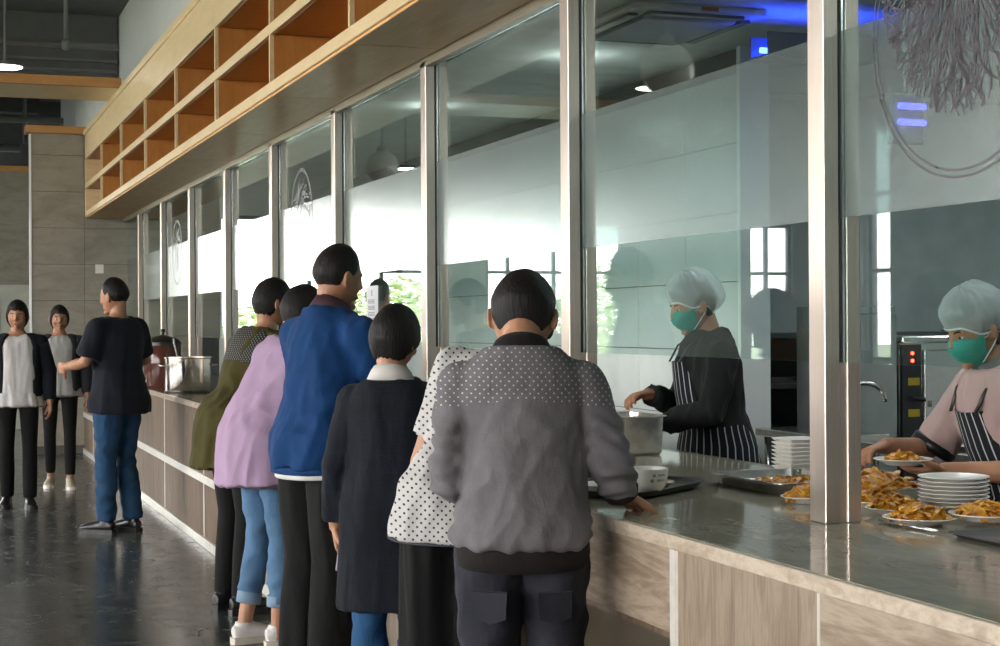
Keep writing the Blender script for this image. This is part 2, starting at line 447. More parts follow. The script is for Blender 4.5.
divs = [16.62, 14.93, 13.25, 11.58, 9.92, 8.27, 6.62, 4.97, 3.32, 1.67, .02]
for i, y in enumerate(divs):
    for (za, zb) in ((2.685, 2.935), (2.992, 3.262)):
        dv = brd('divider', (SX + .022, y - .012, za), (SB - .02, y + .012, zb), M_cherry)
        MB().box((SX, y - .013, za), (SX + .022, y + .013, zb)).build('divider_edge', M_cream, dv)
for i in range(len(divs)):
    y1 = YS1 if i == 0 else divs[i - 1] - .001; y0 = divs[i] + .001
    brd('fascia_panel', (SX, y0, 3.262), (SX + .03, y1, 3.53), M_cream)
    brd('soffit_panel', (SX + .012, y0 + .003, 2.612), (SB, y1 - .003, 2.625), M_soffit)

# ------------------------------------------------------------------ glass partition: steel mullions, header, panes
MX0, MX1, PITCH, MY = 2.135, 2.24, 1.682, 3.541
ZC = .91
GTOP = 2.575
hd = struct(MB().box((MX0, -1.7, 2.575), (2.165, 18.3, 2.64)).build('trim_3', plain('cream_steel_header', (.52, .46, .36), .3, .6, var=.06)), 'pale steel header over the glass panes')
MB().box((2.165, -1.7, 2.60), (2.24, 18.3, 2.64)).build('header_channel', M_dark, hd)
MB().box((2.175, -1.7, 2.578), (2.186, 18.3, 2.60)).build('header_bead', plain('bright_bead', (.8, .82, .85), .2, 1.0), hd)
for n in range(-2, 10):
    yc = MY + n * PITCH
    if yc > 18.25: break
    tr = struct(empty('trim_%d' % (n + 14)), 'square brushed steel mullion standing on the stone worktop')
    h = .038
    MB().box((MX0, yc - h, ZC), (2.178, yc + h, 2.60)).build('front_post', M_steel, tr, bevel=.002)
    MB().box((2.20, yc - h, ZC), (MX1, yc + h, 2.60)).build('rear_post', M_steel, tr, bevel=.002)
    MB().box((2.178, yc - h + .006, ZC), (2.20, yc + h - .006, 1.315)).build('infill_strip', M_steel, tr)
    MB().box((2.178, yc - h + .004, 1.315), (2.20, yc + h - .004, 2.60)).build('dark_seal', M_dark, tr)
    MB().box((2.186, yc - h - .003, 1.315), (2.192, yc - h + .004, 2.60)).build('bead', MATS['bright_bead'], tr)
    ya, yb = yc + h, yc + PITCH - h
    if yb > 18.3: yb = 18.29
    if yb - ya > .3:
        w = struct(MB().box((2.184, ya, 1.315), (2.192, yb, 2.595)).build('window_%d' % (n + 3), M_glass), 'glass pane between steel mullions above the serving gap')
        if n >= -1:
            MB().box((2.1825, ya, 1.68), (2.1838, yb, 2.15)).build('hazy_band', M_film, w)

# etched round emblem with feathery strokes, on two of the panes
def emblem(yc, zc, r, seed, nstroke, label):
    R_ = random.Random(seed); m = MB(); x = 2.1815
    def ribbon(pts, wd):
        vs = []; fs = []
        for i, (a, b) in enumerate(pts):
            i0, i1 = max(i - 1, 0), min(i + 1, len(pts) - 1)
            dy, dz = pts[i1][0] - pts[i0][0], pts[i1][1] - pts[i0][1]; L = math.hypot(dy, dz) or 1
            w_ = wd * (1 if len(pts) < 6 else .35 + .65 * sin(pi * (i + .5) / len(pts)))
            for sg in (-1, 1):
                for xo in (0, .0008): vs.append((x - xo, a - sg * dz / L * w_, b + sg * dy / L * w_))
        for i in range(len(pts) - 1):
            k = i * 4
            fs += [(k, k+4, k+6, k+2), (k+1, k+3, k+7, k+5), (k, k+1, k+5, k+4), (k+2, k+6, k+7, k+3)]
        m.add(vs, fs)
    for rr in (r, r * .955):
        ribbon([(yc + rr * cos(q * 2 * pi / 72) * (1 + .006 * R_.uniform(-1, 1)), zc + rr * sin(q * 2 * pi / 72)) for q in range(73)], .0035)
    for k in range(nstroke):
        a = R_.uniform(-3.1, -.04); r0 = R_.uniform(.08, 1.2) * r; L = R_.uniform(.15, .38) * r; c0 = R_.uniform(-.35, .35)
        pts = []
        for i in range(7):
            rr = r0 + L * i / 6; aa = a + c0 * (i / 6) ** 2
            if rr > r * .93: break
            pts.append((yc + rr * cos(aa), zc + r * .55 + 1.25 * rr * sin(aa)))
        pts = [p for p in pts if math.hypot(p[0] - yc, p[1] - zc) < r * .94]
        if len(pts) > 2: ribbon(pts, R_.uniform(.0012, .0032))
    for k in range(nstroke // 3):
        a = R_.uniform(.2, 2.9); r0 = R_.uniform(.3, .6) * r; L = R_.uniform(.15, .35) * r
        pts = [(yc + (r0 + L * i / 4) * cos(a + .1 * i), zc + (r0 + L * i / 4) * sin(a + .1 * i)) for i in range(5)]
        ribbon(pts, .003)
    return tag(m.build('etched_emblem', M_etch), label, 'emblem')
emblem(3.0, 2.09, .35, 5, 640, 'round feathery emblem etched on the glass beside the food plates')
emblem(9.57, 2.075, .29, 6, 70, 'round feathery emblem etched on the glass behind the queue')
emblem(14.6, 2.075, .29, 7, 60, 'round feathery emblem etched on the glass over the stainless pot')

# ------------------------------------------------------------------ the counter
M_slab = None
t = NT('grey_green_marble'); v = t.coord((1.6, .55, 1)); f = t.noise(v, 5, 8, .62, .8); f2 = t.noise(v, 26, 5, .6)
t.col(t.ramp(t.math('ADD', t.math('MULTIPLY', f, .7), t.math('MULTIPLY', f2, .3)), [(.32, (.24, .225, .165)), (.52, (.35, .33, .255)), (.7, (.46, .43, .35))]))
t.set(rough=.09); M_slab = t.mat
M_edge = stone('cream_marble_edge', (.42, .345, .265), (.29, .225, .165), (.53, .455, .365), (1.5, 1.5, 3), .28, 1.6)
M_travV = stone('travertine_upright', (.225, .165, .115), (.15, .105, .072), (.305, .24, .18), (6.5, 6.5, .8), .35)
M_travH = stone('travertine_level', (.26, .195, .14), (.17, .122, .084), (.37, .30, .23), (.8, .8, 6.5), .35)
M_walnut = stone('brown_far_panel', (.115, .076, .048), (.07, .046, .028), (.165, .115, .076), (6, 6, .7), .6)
top = tag(empty('stone_worktop'), 'long polished grey marble worktop with a pale front edge', 'worktop')
cuts = [-1.6, 1.2, 3.495, 6.82, 10.29, 13.81, 18.3]
for a, b in zip(cuts[:-1], cuts[1:]):
    s_ = MB().box((1.705, a + .001, ZC - .036), (2.78, b - .001, ZC)).build('slab', M_slab, top)
    MB().box((1.69, a + .001, ZC - .036), (1.7049, b - .001, ZC - .0008)).build('front_edge', M_edge, s_, bevel=.002)
MB().box((2.781, -1.6, ZC - .06), (2.83, 18.3, ZC)).build('back_lip', plain('dark_stone_lip', (.16, .15, .12), .25), top)
base = tag(empty('counter_base'), 'counter front clad in travertine panels with pale stone strips', 'counter')
PX = 1.70
M_carc = plain('dark_carcass', (.10, .085, .06), .7)
for a, b in (((1.76, -1.6, 0), (2.78, 3.49, ZC - .037)), ((1.76, 5.17, 0), (2.78, 18.3, ZC - .037)),
             ((2.03, 3.492, 0), (2.78, 5.168, ZC - .037)), ((1.76, 3.492, .668), (2.028, 5.168, ZC - .037))):
    MB().box(a, b).build('carcass', M_carc, base)
def panel(y0, y1, z0, z1, mat, x=PX): return MB().box((x, y0 + .004, z0), (x + .03, y1 - .004, z1)).build('panel', mat, base, bevel=.0015)
def strip(n, y0, y1, z0, z1, x=PX - .008): return MB().box((x, y0, z0), (x + .05, y1, z1)).build(n, M_pale, base, bevel=.002)
# near section: full height panels
for (a, b, m) in ((-1.6, -.4, M_travV), (-.4, .9, M_travH), (.9, 1.85, M_travV), (1.85, 2.818, M_travH), (2.818, 3.462, M_travV)):
    panel(a, b, .05, ZC - .037, m); strip('joint_strip', b - .005, b + .005, .05, ZC - .037, PX - .002)
strip('end_strip', 3.462, 3.496, 0, ZC - .037, PX - .004)
strip('plinth_strip', -1.6, 3.462, 0, .05)
# knee recess beyond it
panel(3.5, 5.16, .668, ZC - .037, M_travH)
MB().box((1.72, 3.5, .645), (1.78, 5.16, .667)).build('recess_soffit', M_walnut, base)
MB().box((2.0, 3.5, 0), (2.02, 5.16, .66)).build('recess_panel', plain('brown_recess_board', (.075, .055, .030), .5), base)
# far section: upper and lower panels
ys = [5.16, 6.86, 8.56, 10.29, 12.04, 13.81, 15.56, 17.3, 18.3]
for k, (a, b) in enumerate(zip(ys[:-1], ys[1:])):
    m = M_travV if b < 8.7 else M_walnut
    panel(a, b, .462, ZC - .037, m); panel(a, b, .06, .408, m)
    for (z0, z1) in ((.06, .408), (.462, ZC - .037)): strip('joint_strip', a - .012, a + .012, z0, z1, PX - .003)
strip('middle_strip', 5.16, 18.3, .408, .462, PX - .012); strip('plinth_strip', 5.16, 18.3, 0, .06, PX - .014)
# ------------------------------------------------------------------ kitchen behind the glass
part_w = struct(MB().box((4.22, 7.75, 0), (4.36, 18.3, 2.92)).build('wall_partition', M_core), 'pale tiled partition behind the servers')
tile_me = MB().box((0, .002, .002), (.02, .648, .378)).mesh('tile')
bmx = bmesh.new(); bmx.from_mesh(tile_me); bmesh.ops.bevel(bmx, geom=list(bmx.edges), offset=.002, segments=1, affect='EDGES'); bmx.to_mesh(tile_me); bmx.free()
tile_me.materials.append(M_ktile)
for i in range(10):
    for j in range(7):
        o = bpy.data.objects.new('tile', tile_me); COL.objects.link(o); o.parent = part_w
        o.location = (4.2, 7.77 + i * .65, .12 + j * .38)
MB().box((4.19, 7.73, 0), (4.37, 7.765, 2.92)).build('end_trim', plain('white_end_trim', (.75, .78, .78), .3, var=.03), part_w)

# ceiling cassette, fans, added fill lights, insect lamps
ac = tag(empty('ceiling_air_conditioner', (3.475, 7.2, 2.92)), 'square ceiling cassette air conditioner over the server in black', 'air conditioner')
M_acw = plain('air_con_white', (.70, .72, .71), .4, var=.03)
MB().box((-.36, -.42, -.035), (.36, .42, 0)).build('frame', M_acw, ac, bevel=.012)
MB().box((-.25, -.3, -.06), (.25, .3, -.034)).build('grille', plain('air_con_grille', (.45, .46, .45), .5), ac, bevel=.01)
for s_ in (-1, 1):
    MB().box((-.25, s_ * .35 - .03, -.05), (.25, s_ * .35 + .03, -.03)).build('louvre', M_frame, ac)
    MB().box((s_ * .30 - .025, -.3, -.05), (s_ * .30 + .025, .3, -.03)).build('louvre', M_frame, ac)
MB().box((.0, -.424, -.03), (.09, -.419, -.01)).build('badge', plain('red_badge', (.5, .12, .03), .5), ac)
for (x, y) in ((3.22, 6.35), (3.37, 6.30)):
    fo = tag(empty('ceiling_fan_vent', (x, y, 2.92)), 'small round ceiling fan next to the cassette', 'fan', 'pair of round ceiling fans')
    MB().lathe([(.075, 0), (.08, -.05), (.06, -.055), (.055, -.02)], n=24).build('ring', M_black, fo, auto=40)
    for q in range(4):
        a = q * pi / 2
        MB().tube([(.01 * cos(a), .01 * sin(a), -.03), (.055 * cos(a), .055 * sin(a), -.035)], [(.006, .002), (.016, .002)], ax=(-sin(a), cos(a), 0), n=8).build('blade', M_pipe, fo)
    MB().ball((0, 0, -.035), .015, 10, 6).build('hub', M_pipe, fo)
M_kfill = emit('kitchen_fill_glow', (.93, 1.0, .96), 6.0)
for (x, y) in ((3.45, 5.7), (3.6, 3.6), (6.2, 4.6), (6.4, 7.2), (3.5, 1.0)):  # added fill lights, kept out of view, to brighten the kitchen
    lo = tag(empty('kitchen_fill_panel', (x, y, 2.92)), 'added unseen fill light panel in the low kitchen ceiling', 'lamp', 'added kitchen fill panels')
    MB().box((-.16, -.62, -.03), (.16, .62, 0)).build('tray', M_acw, lo)
    MB().box((-.14, -.6, -.034), (.14, .6, -.0301)).build('diffuser', M_kfill, lo)
for (x, y) in ((3.48, 8.3), (3.3, 10.5)):  # extra bulbs hidden behind mullions to lift the kitchen ceiling and tiles
    lo = tag(empty('hidden_fill_bulb', (x, y, 2.80)), 'added fill bulb hidden behind a mullion under the kitchen ceiling', 'lamp', 'added hidden fill bulbs of the kitchen')
    MB().ball((0, 0, 0), .05, 16, 10).build('bulb', emit('fill_bulb_glow_%d' % int(y), (.95, 1.0, .95), 14.0), lo, smooth=True)
    MB().lathe([(.03, .12), (.03, .045), (.025, .04)], n=14).build('holder', M_white, lo)
M_blue = emit('blue_tube', (.02, .06, 1.0), 16.0)
M_blue_s = emit('violet_tube', (.10, .08, 1.0), 3.0)
def fly_lamp(loc, label, s=1.0, openf=False):
    o = tag(empty('insect_lamp', loc), label, 'lamp')
    if openf:
        MB().box((-.28 * s, .0, -.06), (.28 * s, .05, .16)).build('housing', M_frame, o, bevel=.006)
    else:
        hb_ = MB().box((-.3, -.09, -.05), (.3, .09, -.035)); hb_.box((-.3, -.09, -.035), (.3, -.08, .07)); hb_.box((-.3, .08, -.035), (.3, .09, .07)); hb_.build('housing', M_frame, o)
    for k in (0, 1): MB().tube([(-.22 * s, -.03, .03 + .07 * k), (.22 * s, -.03, .03 + .07 * k)] if openf else [(-.27, -.04 + .08 * k, 0), (.27, -.04 + .08 * k, 0)], .014, ax=(0, 0, 1), n=10).build('blue_tube', M_blue_s if openf else M_blue, o, smooth=True)
    MB().tube([(0, .02, .14), (0, .02, 2.92 - loc[2])], .008, n=6).build('rod', M_pipe, o)
fly_lamp((4.12, 6.85, 2.74), 'blue insect lamp below the kitchen ceiling beside the tiled partition', 1.2)
fly_lamp((4.05, 5.95, 2.25), 'blue insect lamp glowing behind the etched emblem pane', .3, True)

# steel furniture
def table(name, x0, x1, y0, y1, h, label):
    o = tag(empty(name, ((x0 + x1) / 2, (y0 + y1) / 2, 0)), label, 'table')
    a, b = (x1 - x0) / 2, (y1 - y0) / 2
    MB().box((-a, -b, h - .04), (a, b, h)).build('table_top', M_steel2, o, bevel=.004)
    for sx_ in (-1, 1):
        for sy_ in (-1, 1): MB().tube([(sx_ * (a - .05), sy_ * (b - .05), 0), (sx_ * (a - .05), sy_ * (b - .05), h - .04)], .02, n=10).build('leg', M_steel2, o, smooth=True)
    MB().box((-a + .04, -b + .04, .2), (a - .04, b - .04, .225)).build('under_shelf', M_steel2, o)
    return o
table('steel_prep_table', 4.2, 4.58, 6.9, 7.6, .85, 'stainless prep table beyond the stack of square dishes')
tp = tag(MB().tube([(4.42, 7.1, .851)] + [(4.42 + .13 * (1 - cos(q * pi / 10)), 7.1, 1.02 + .08 * sin(q * pi / 10)) for q in range(11)] + [(4.68, 7.1, 1.0)], .014, ax=(0, 1, 0), n=10).build('tap', M_steel2, smooth=True), 'curved steel tap rising from the prep table', 'tap')
table('steel_work_table', 3.95, 4.5, 5.0, 6.2, .88, 'stainless work table behind the server holding a plate')
tray2 = tag(empty('white_tray', (4.15, 5.75, .88)), 'shallow white tray lying on the work table', 'tray')
MB().lathe([(.2, 0), (.24, .02), (.25, .022), (.235, .016), (.19, .008)], n=4 * 8, sx=.75, sq=.4).build('dish', M_white, tray2, auto=40)
cab = tag(empty('dark_kitchen_rack', (5.4, 8.6, 0)), 'dark kitchen shelving with a bright pan past the partition end', 'shelf')
for s_ in (-1, 1):
    for q in (-1, 1): MB().box((s_ * .9 - .02, q * .25 - .02, 0), (s_ * .9 + .02, q * .25 + .02, 1.36)).build('upright', M_frame, cab)
for zz in (.3, .75, 1.02, 1.32): MB().box((-.92, -.27, zz), (.92, .27, zz + .03)).build('rack_shelf', M_frame, cab)
MB().box((-.92, .24, 0), (.92, .27, 1.35)).build('rack_back', plain('dark_rack_back', (.02, .03, .035), .4), cab)
for (dx, l) in ((-.62, .34), (-.12, .26)):
    pn = tag(empty('steel_pan', (5.4 + dx, 8.5, 1.05)), '%s shallow steel pan on the dark kitchen shelving' % ('longer' if l > .3 else 'shorter'), 'pan', 'pans on the dark shelving')
    MB().lathe([(.12, 0), (.15, .04), (.155, .04), (.125, .006)], n=24, sx=l / .3).build('pan_body', M_steel2, pn, auto=40)
fr = tag(empty('grey_fridge', (4.82, 7.65, 0)), 'pale grey upright fridge beside the steam cabinet', 'fridge')
M_fr = plain('fridge_grey', (.33, .36, .36), .25, .3)
MB().box((-.19, -.25, 0), (.13, .25, 1.5)).build('body', M_fr, fr, bevel=.006)
MB().box((-.18, -.28, .08), (.12, -.252, 1.46)).build('door', M_fr, fr, bevel=.006)
MB().tube([(-.14, -.30, .8), (-.14, -.30, 1.1)], .01, n=8).build('handle', M_steel2, fr)
sc_ = tag(empty('steam_cabinet', (5.32, 7.65, 0)), 'stainless steam cabinet with a narrow control column', 'cabinet')
MB().box((-.35, -.25, 0), (.55, .25, 1.30)).build('body', M_steel2, sc_, bevel=.004)
MB().box((-.36, -.30, 1.30), (.58, .28, 1.335)).build('lid', M_steel2, sc_, bevel=.006)
cp_ = MB().box((-.345, -.275, .35), (-.225, -.251, 1.29)).build('control_panel', plain('control_black', (.02, .022, .025), .3), sc_)
for zz, m in ((1.235, emit('red_led', (1, .05, .02), 6)), (1.195, MATS['red_led'])): MB().box((-.29, -.28, zz), (-.275, -.274, zz + .016)).build('led', m, cp_)
for zz in (1.07, .90): MB().box((-.31, -.28, zz), (-.24, -.2755, zz + .04)).build('warning_label', plain('warning_yellow', (.45, .33, .03), .5), cp_)
MB().tube([(-.30, -.30, 1.0), (-.22, -.30, .99)], .012, ax=(0, 0, 1), n=8).build('latch', M_black, cp_)
for k in range(2):
    dr = MB().box((-.2 + k * .38, -.27, .1), (.16 + k * .38, -.251, 1.26)).build('door', M_steel2, sc_, bevel=.004)
    MB().box((-.17 + k * .38, -.29, .95), (.13 + k * .38, -.271, .985)).build('handle', M_steel2, dr)
gc = tag(empty('grey_service_cabinet', (2.98, 15.5, 0)), 'plain grey cabinet behind the far panes near the urn', 'cabinet')
MB().box((-.12, -.75, 0), (.4, .75, 1.50)).build('body', plain('cabinet_grey', (.26, .28, .27), .5, var=.03), gc, bevel=.005)
MB().box((-.14, -.72, .1), (-.121, -.01, 1.46)).build('door', MATS['cabinet_grey'], gc, bevel=.003)
MB().box((-.14, .01, .1), (-.121, .72, 1.46)).build('door', MATS['cabinet_grey'], gc, bevel=.003)

# ------------------------------------------------------------------ things on the worktop
def marks(m, x, z, n, w, mi):   # tiny block characters made of strokes
    R_ = random.Random(int(z * 1000) + n)
    for k in range(n):
        a = x + k * w * 1.25
        m.append((a, a + w, z + w * .86, z + w, mi)); m.append((a, a + w, z + w * .42, z + w * .56, mi)); m.append((a, a + w, z, z + w * .14, mi))
        q = a + w * R_.choice((.1, .42, .7)); m.append((q, q + w * .18, z, z + w, mi))
        if R_.random() < .6: q = a + w * R_.choice((.0, .8)); m.append((q, q + w * .16, z, z + w * .9, mi))
M_ink = plain('black_print', (.01, .01, .01), .5); M_lblue = plain('logo_blue', (.01, .11, .32), .4); M_lyel = plain('logo_yellow', (.55, .38, .02), .4)

def bowl_logo(parent, r_at, z, a0, h):
    """print wrapped round the bowl: a two-tone round mark and four small characters"""
    m = MB(); rects = []
    marks(rects, h * 1.35, z - h * .32, 4, h * .62, 0)
    def P(u, zz):
        r = r_at(zz) + .0006; a = a0 + u / r
        return (r * cos(a), r * sin(a), zz)
    for (u0, u1, z0, z1, mi) in rects: m.add([P(u0, z0), P(u1, z0), P(u1, z1), P(u0, z1)], [(0, 1, 2, 3)], 0)
    for mi, q0, q1 in ((1, 2.2, 5.6), (2, -.45, 1.9)):
        vs = []; n = 10
        for i in range(n + 1):
            q = q0 + (q1 - q0) * i / n
            vs.append(P(h * .52 * cos(q), z + h * .52 * sin(q))); vs.append(P(h * .14 * cos(q) - .04 * h, z + h * .14 * sin(q)))
        m.add(vs, [(2*i, 2*i+2, 2*i+3, 2*i+1) for i in range(n)], mi)
    m.build('printed_logo', [M_ink, M_lblue, M_lyel], parent)

M_tray = plain('black_tray_plastic', (.018, .016, .014), .45)
tray = tag(empty('serving_tray', (2.01, 4.415, ZC + .001), rad(38)), 'dark brown serving tray on the marble worktop', 'tray')
MB().lathe([(.20, 0), (.225, .004), (.245, .022), (.25, .022), (.24, .016), (.215, .006), (.195, .004)], n=48, sx=1.06, sy=.68, sq=.45).build('tray_body', M_tray, tray, auto=40)
bowl = tag(empty('soup_bowl', (1.985, 4.245, ZC + .008)), 'white soup bowl with a printed logo on the dark tray', 'bowl')
bp = [(.034, 0), (.036, .006), (.05, .014), (.060, .032), (.0645, .055), (.066, .076)]
def bowl_r(z):
    for (r0, z0), (r1, z1) in zip(bp, bp[1:]):
        if z0 <= z <= z1: return r0 + (r1 - r0) * (z - z0) / (z1 - z0 + 1e-9)
    return .066
MB().lathe(bp + [(.063, .077), (.060, .055), (.052, .028), (.03, .014), (0.001, .012)], n=40).build('bowl_body', M_white, bowl, auto=50)
bowl_logo(bowl, bowl_r, .060, rad(-92), .009); bowl_logo(bowl, bowl_r, .045, rad(-97), .0105)

def plate_mesh(r): return MB().lathe([(r * .55, 0), (r * .62, .004), (r * .96, .017), (r, .018), (r * .985, .02), (r * .7, .009), (r * .55, .006), (.001, .006)], n=36)
def plate(loc, r, label, group=None, name='plate'):
    o = plate_mesh(r).build(name, M_white, auto=50); o.location = loc
    return tag(o, label, 'plate', group)
t = NT('fried_food'); v = t.coord(); f = t.noise(v, 45, 5)
t.col(t.ramp(f, [(.3, (.26, .075, .004)), (.5, (.50, .21, .014)), (.7, (.68, .42, .045))])); t.set(rough=.4); M_food = t.mat
def food(loc, rx, ry, h, n, label, seed):
    R_ = random.Random(seed); m = MB()
    m.lathe([(1.0, 0), (.85, h * .45), (.5, h * .8), (.05, h)], n=18, sx=rx * .92, sy=ry * .92)
    for k in range(n):
        a = R_.uniform(0, 2 * pi); q = math.sqrt(R_.random()); z = h * (1 - q * q * .85)
        c = Vector((rx * q * cos(a), ry * q * sin(a), z * R_.uniform(.7, 1.05)))
        L = R_.uniform(.012, .026); w = R_.uniform(.006, .012)
        M = Matrix.Rotation(R_.uniform(0, 6.3), 3, 'Z') @ Matrix.Rotation(R_.uniform(-.9, .9), 3, 'Y') @ Matrix.Rotation(R_.uniform(-.6, .6), 3, 'X')
        vs = []
        for i in range(4):
            u = (i / 3 - .5) * 2
            for s_ in (-1, 1):
                for tt in (-.0018, .0018): vs.append(c + M @ Vector((u * L, s_ * w * (1 - .5 * u * u), .012 * (1 - u * u) * .6 + tt)))
        fs = []
        for i in range(3):
            b = i * 4
            fs += [(b, b+4, b+6, b+2), (b+1, b+3, b+7, b+5), (b, b+1, b+5, b+4), (b+2, b+6, b+7, b+3)]
        fs += [(0, 2, 3, 1), (12, 13, 15, 14)]
        m.add(vs, fs)
    o = m.build('fried_food', M_food); o.location = loc
    return tag(o, label, 'food', kind='stuff')
plate((2.075, 4.40, ZC + .009), .072, 'small white saucer behind the printed bowl on the tray'); food((2.09, 4.40, ZC + .019), .035, .035, .014, 14, 'a little yellow food on the saucer behind the bowl', 1)
plate((1.905, 4.40, ZC + .009), .075, 'white plate half hidden behind the bowl on the tray')

def gastro(loc, a, b, h, label):
    o = tag(empty('food_pan', loc), label, 'pan')
    MB().lathe([(.90, .002), (.93, .008), (.965, h - .004), (1.04, h), (1.04, h + .003), (.955, h + .002), (.91, .012), (.001, .012)], n=56, sx=a, sy=b, sq=.22).build('pan_body', M_steel2, o, auto=40)
    return o
gastro((2.50, 4.31, ZC), .165, .215, .035, 'shallow steel food pan with remains of sauce behind the glass')
food((2.51, 4.29, ZC + .013), .12, .15, .012, 50, 'thin layer of orange food left in the steel pan', 2)
gastro((2.56, 3.93, ZC), .16, .13, .04, 'smaller steel pan heaped with fried food beside the steel mullion')
food((2.56, 3.93, ZC + .014), .14, .11, .062, 130, 'tall heap of golden fried food in the smaller steel pan', 3)

# stack of square dishes
sq_me = MB().lathe([(.78, 0), (.82, .004), (.99, .0125), (1.0, .0145), (.98, .016), (.8, .008), (.001, .006)], n=48, sx=.066, sy=.066, sq=.12).mesh('square_dish')
for k in range(9):
    o = link('square_dish', sq_me if k == 0 else sq_me, M_white if k == 0 else None, auto=40 if k == 0 else None)
    o.location = (2.735, 4.66, ZC + .0005 + k * .0133)
    tag(o, 'white square dish on top of the tall stack beside the steel mullion' if k == 8 else 'white square dish at the bottom of the tall stack beside the mullion' if k == 0 else 'white square dish with a printed mark low in the tall stack' if k == 2 else 'plain white square dish inside the tall stack beside the mullion', 'dish', 'square dishes stacked by the mullion')
    if k in (0, 2, 8):
        mm = MB(); rr = []; marks(rr, .0, .0, 5, .0042, 0)
        for (u0, u1, z0, z1, mi) in rr:
            mm.add([(-.0668, .03 - u0, .008 + z0), (-.0668, .03 - u1, .008 + z0), (-.0668, .03 - u1, .008 + z1), (-.0668, .03 - u0, .008 + z1)], [(0, 1, 2, 3)])
        mm.build('printed_mark', M_ink, o)
# round plates stack
rp = plate_mesh(.094).mesh('round_plate'); rp.materials.append(M_white)
for p in rp.polygons: p.use_smooth = True
rp.set_sharp_from_angle(angle=rad(50))
for k in range(8):
    o = link('round_plate', rp); o.location = (2.60, 3.62, ZC + .0005 + k * .0105)
    tag(o, 'white round plate with a printed logo on top of the plate stack' if k == 7 else 'plain white round plate inside the stack in front of the server', 'plate', 'round plates stacked by the server')
    if k == 7:
        bowl_logo(o, lambda z: .0925 + (z - .015) * .2, .0165, rad(-68), .0075)
# filled plates
for i, (x, y, r, label) in enumerate(((2.345, 3.405, .092, 'with the tongs in front'), (2.41, 3.60, .085, 'between the mullion and the plate stack'),
                                      (2.50, 3.35, .092, 'below the plate stack'), (2.45, 3.78, .088, 'tucked behind the steel mullion'), (2.33, 3.93, .07, 'left of the steel mullion'))):
    z = ZC + .001 + (.008 if i in (2,) else 0)
    plate((x, y, z), r, 'white plate of fried food ' + label, name='filled_plate')
    food((x, y, z + .011), r * .72, r * .72, .030, 70, 'crisp golden fried food on the plate ' + label, 20 + i)
tg = tag(empty('serving_tongs', (2.285, 3.36, ZC)), 'bright steel tongs lying beside the filled plates', 'tongs')
for s_ in (-1, 1):
    MB().tube([(-.004, -.12, .006), (s_ * .010, 0, .007), (s_ * .013, .07, .006), (s_ * .006, .12, .005)], [(.005, .002), (.007, .002), (.011, .003), (.007, .002)], ax=(1, 0, 0), n=10).build('arm', M_steel2, tg, smooth=True)
bt = tag(empty('black_grill_tray', (2.46, 3.03, ZC)), 'flat black tray edge at the near end of the plates', 'tray')
MB().lathe([(.90, 0), (1.0, .012), (1.01, .012), (.9, .004), (.001, .004)], n=48, sx=.2, sy=.17, sq=.25).build('tray_body', M_tray, bt, auto=40)
# steel bin under the server's hands
bn = tag(empty('steel_food_bin', (2.58, 5.70, ZC)), 'deep steel food bin under the hands of the server in black', 'bin')
MB().lathe([(.86, 0), (.92, .01), (.97, .145), (1.06, .15), (1.06, .153), (.955, .152), (.9, .02), (.001, .02)], n=48, sx=.105, sy=.16, sq=.22).build('bin_body', M_steel2, bn, auto=40)
# far pot and urn
pot = tag(empty('stainless_pot', (1.90, 12.2, ZC)), 'wide stainless stock pot at the far end of the worktop', 'pot')
MB().lathe([(.165, 0), (.172, .01), (.172, .255), (.18, .262), (.18, .268), (.165, .266), (.163, .02), (.001, .015)], n=44).build('pot_body', brushed('mirror_pot', (.78, .72, .66), .16, (1, 1, 6)), pot, auto=40)
for s_ in (-1, 1): MB().tube([(.172 * s_, -.05, .2), (.21 * s_, -.045, .205), (.21 * s_, .045, .205), (.172 * s_, .05, .2)], .007, ax=(0, 0, 1), n=8).build('handle', M_steel2, pot, smooth=True)
MB().lathe([(.178, -.0), (.18, .012), (.17, .014)], n=44).build('base_ring', M_black, pot, auto=40)
urn = tag(empty('soup_urn', (1.845, 13.15, ZC)), 'dark glass soup urn with a black lid beside the stock pot', 'urn')
MB().lathe([(.135, 0), (.145, .02), (.15, .2), (.148, .34), (.14, .35)], n=36).build('urn_body', plain('dark_red_urn', (.10, .035, .025), .12), urn, auto=40)
MB().lathe([(.152, .345), (.15, .37), (.12, .40), (.03, .425), (.012, .43), (.012, .45), (.022, .455), (.02, .475), (.001, .48)], n=36).build('lid', M_black, urn, auto=40)
MB().tube([(.0, -.14, .05), (.0, -.19, .06), (.0, -.2, .03)], .012, ax=(1, 0, 0), n=8).build('tap', M_steel2, urn)
ldl = tag(MB().tube([(1.84, 12.17, ZC + .03), (1.84, 12.34, ZC + .275), (1.835, 12.50, ZC + .40)], [.01, .006, .006], ax=(1, 0, 0), n=8).build('ladle', M_steel2, smooth=True), 'steel ladle standing in the wide stock pot', 'ladle')

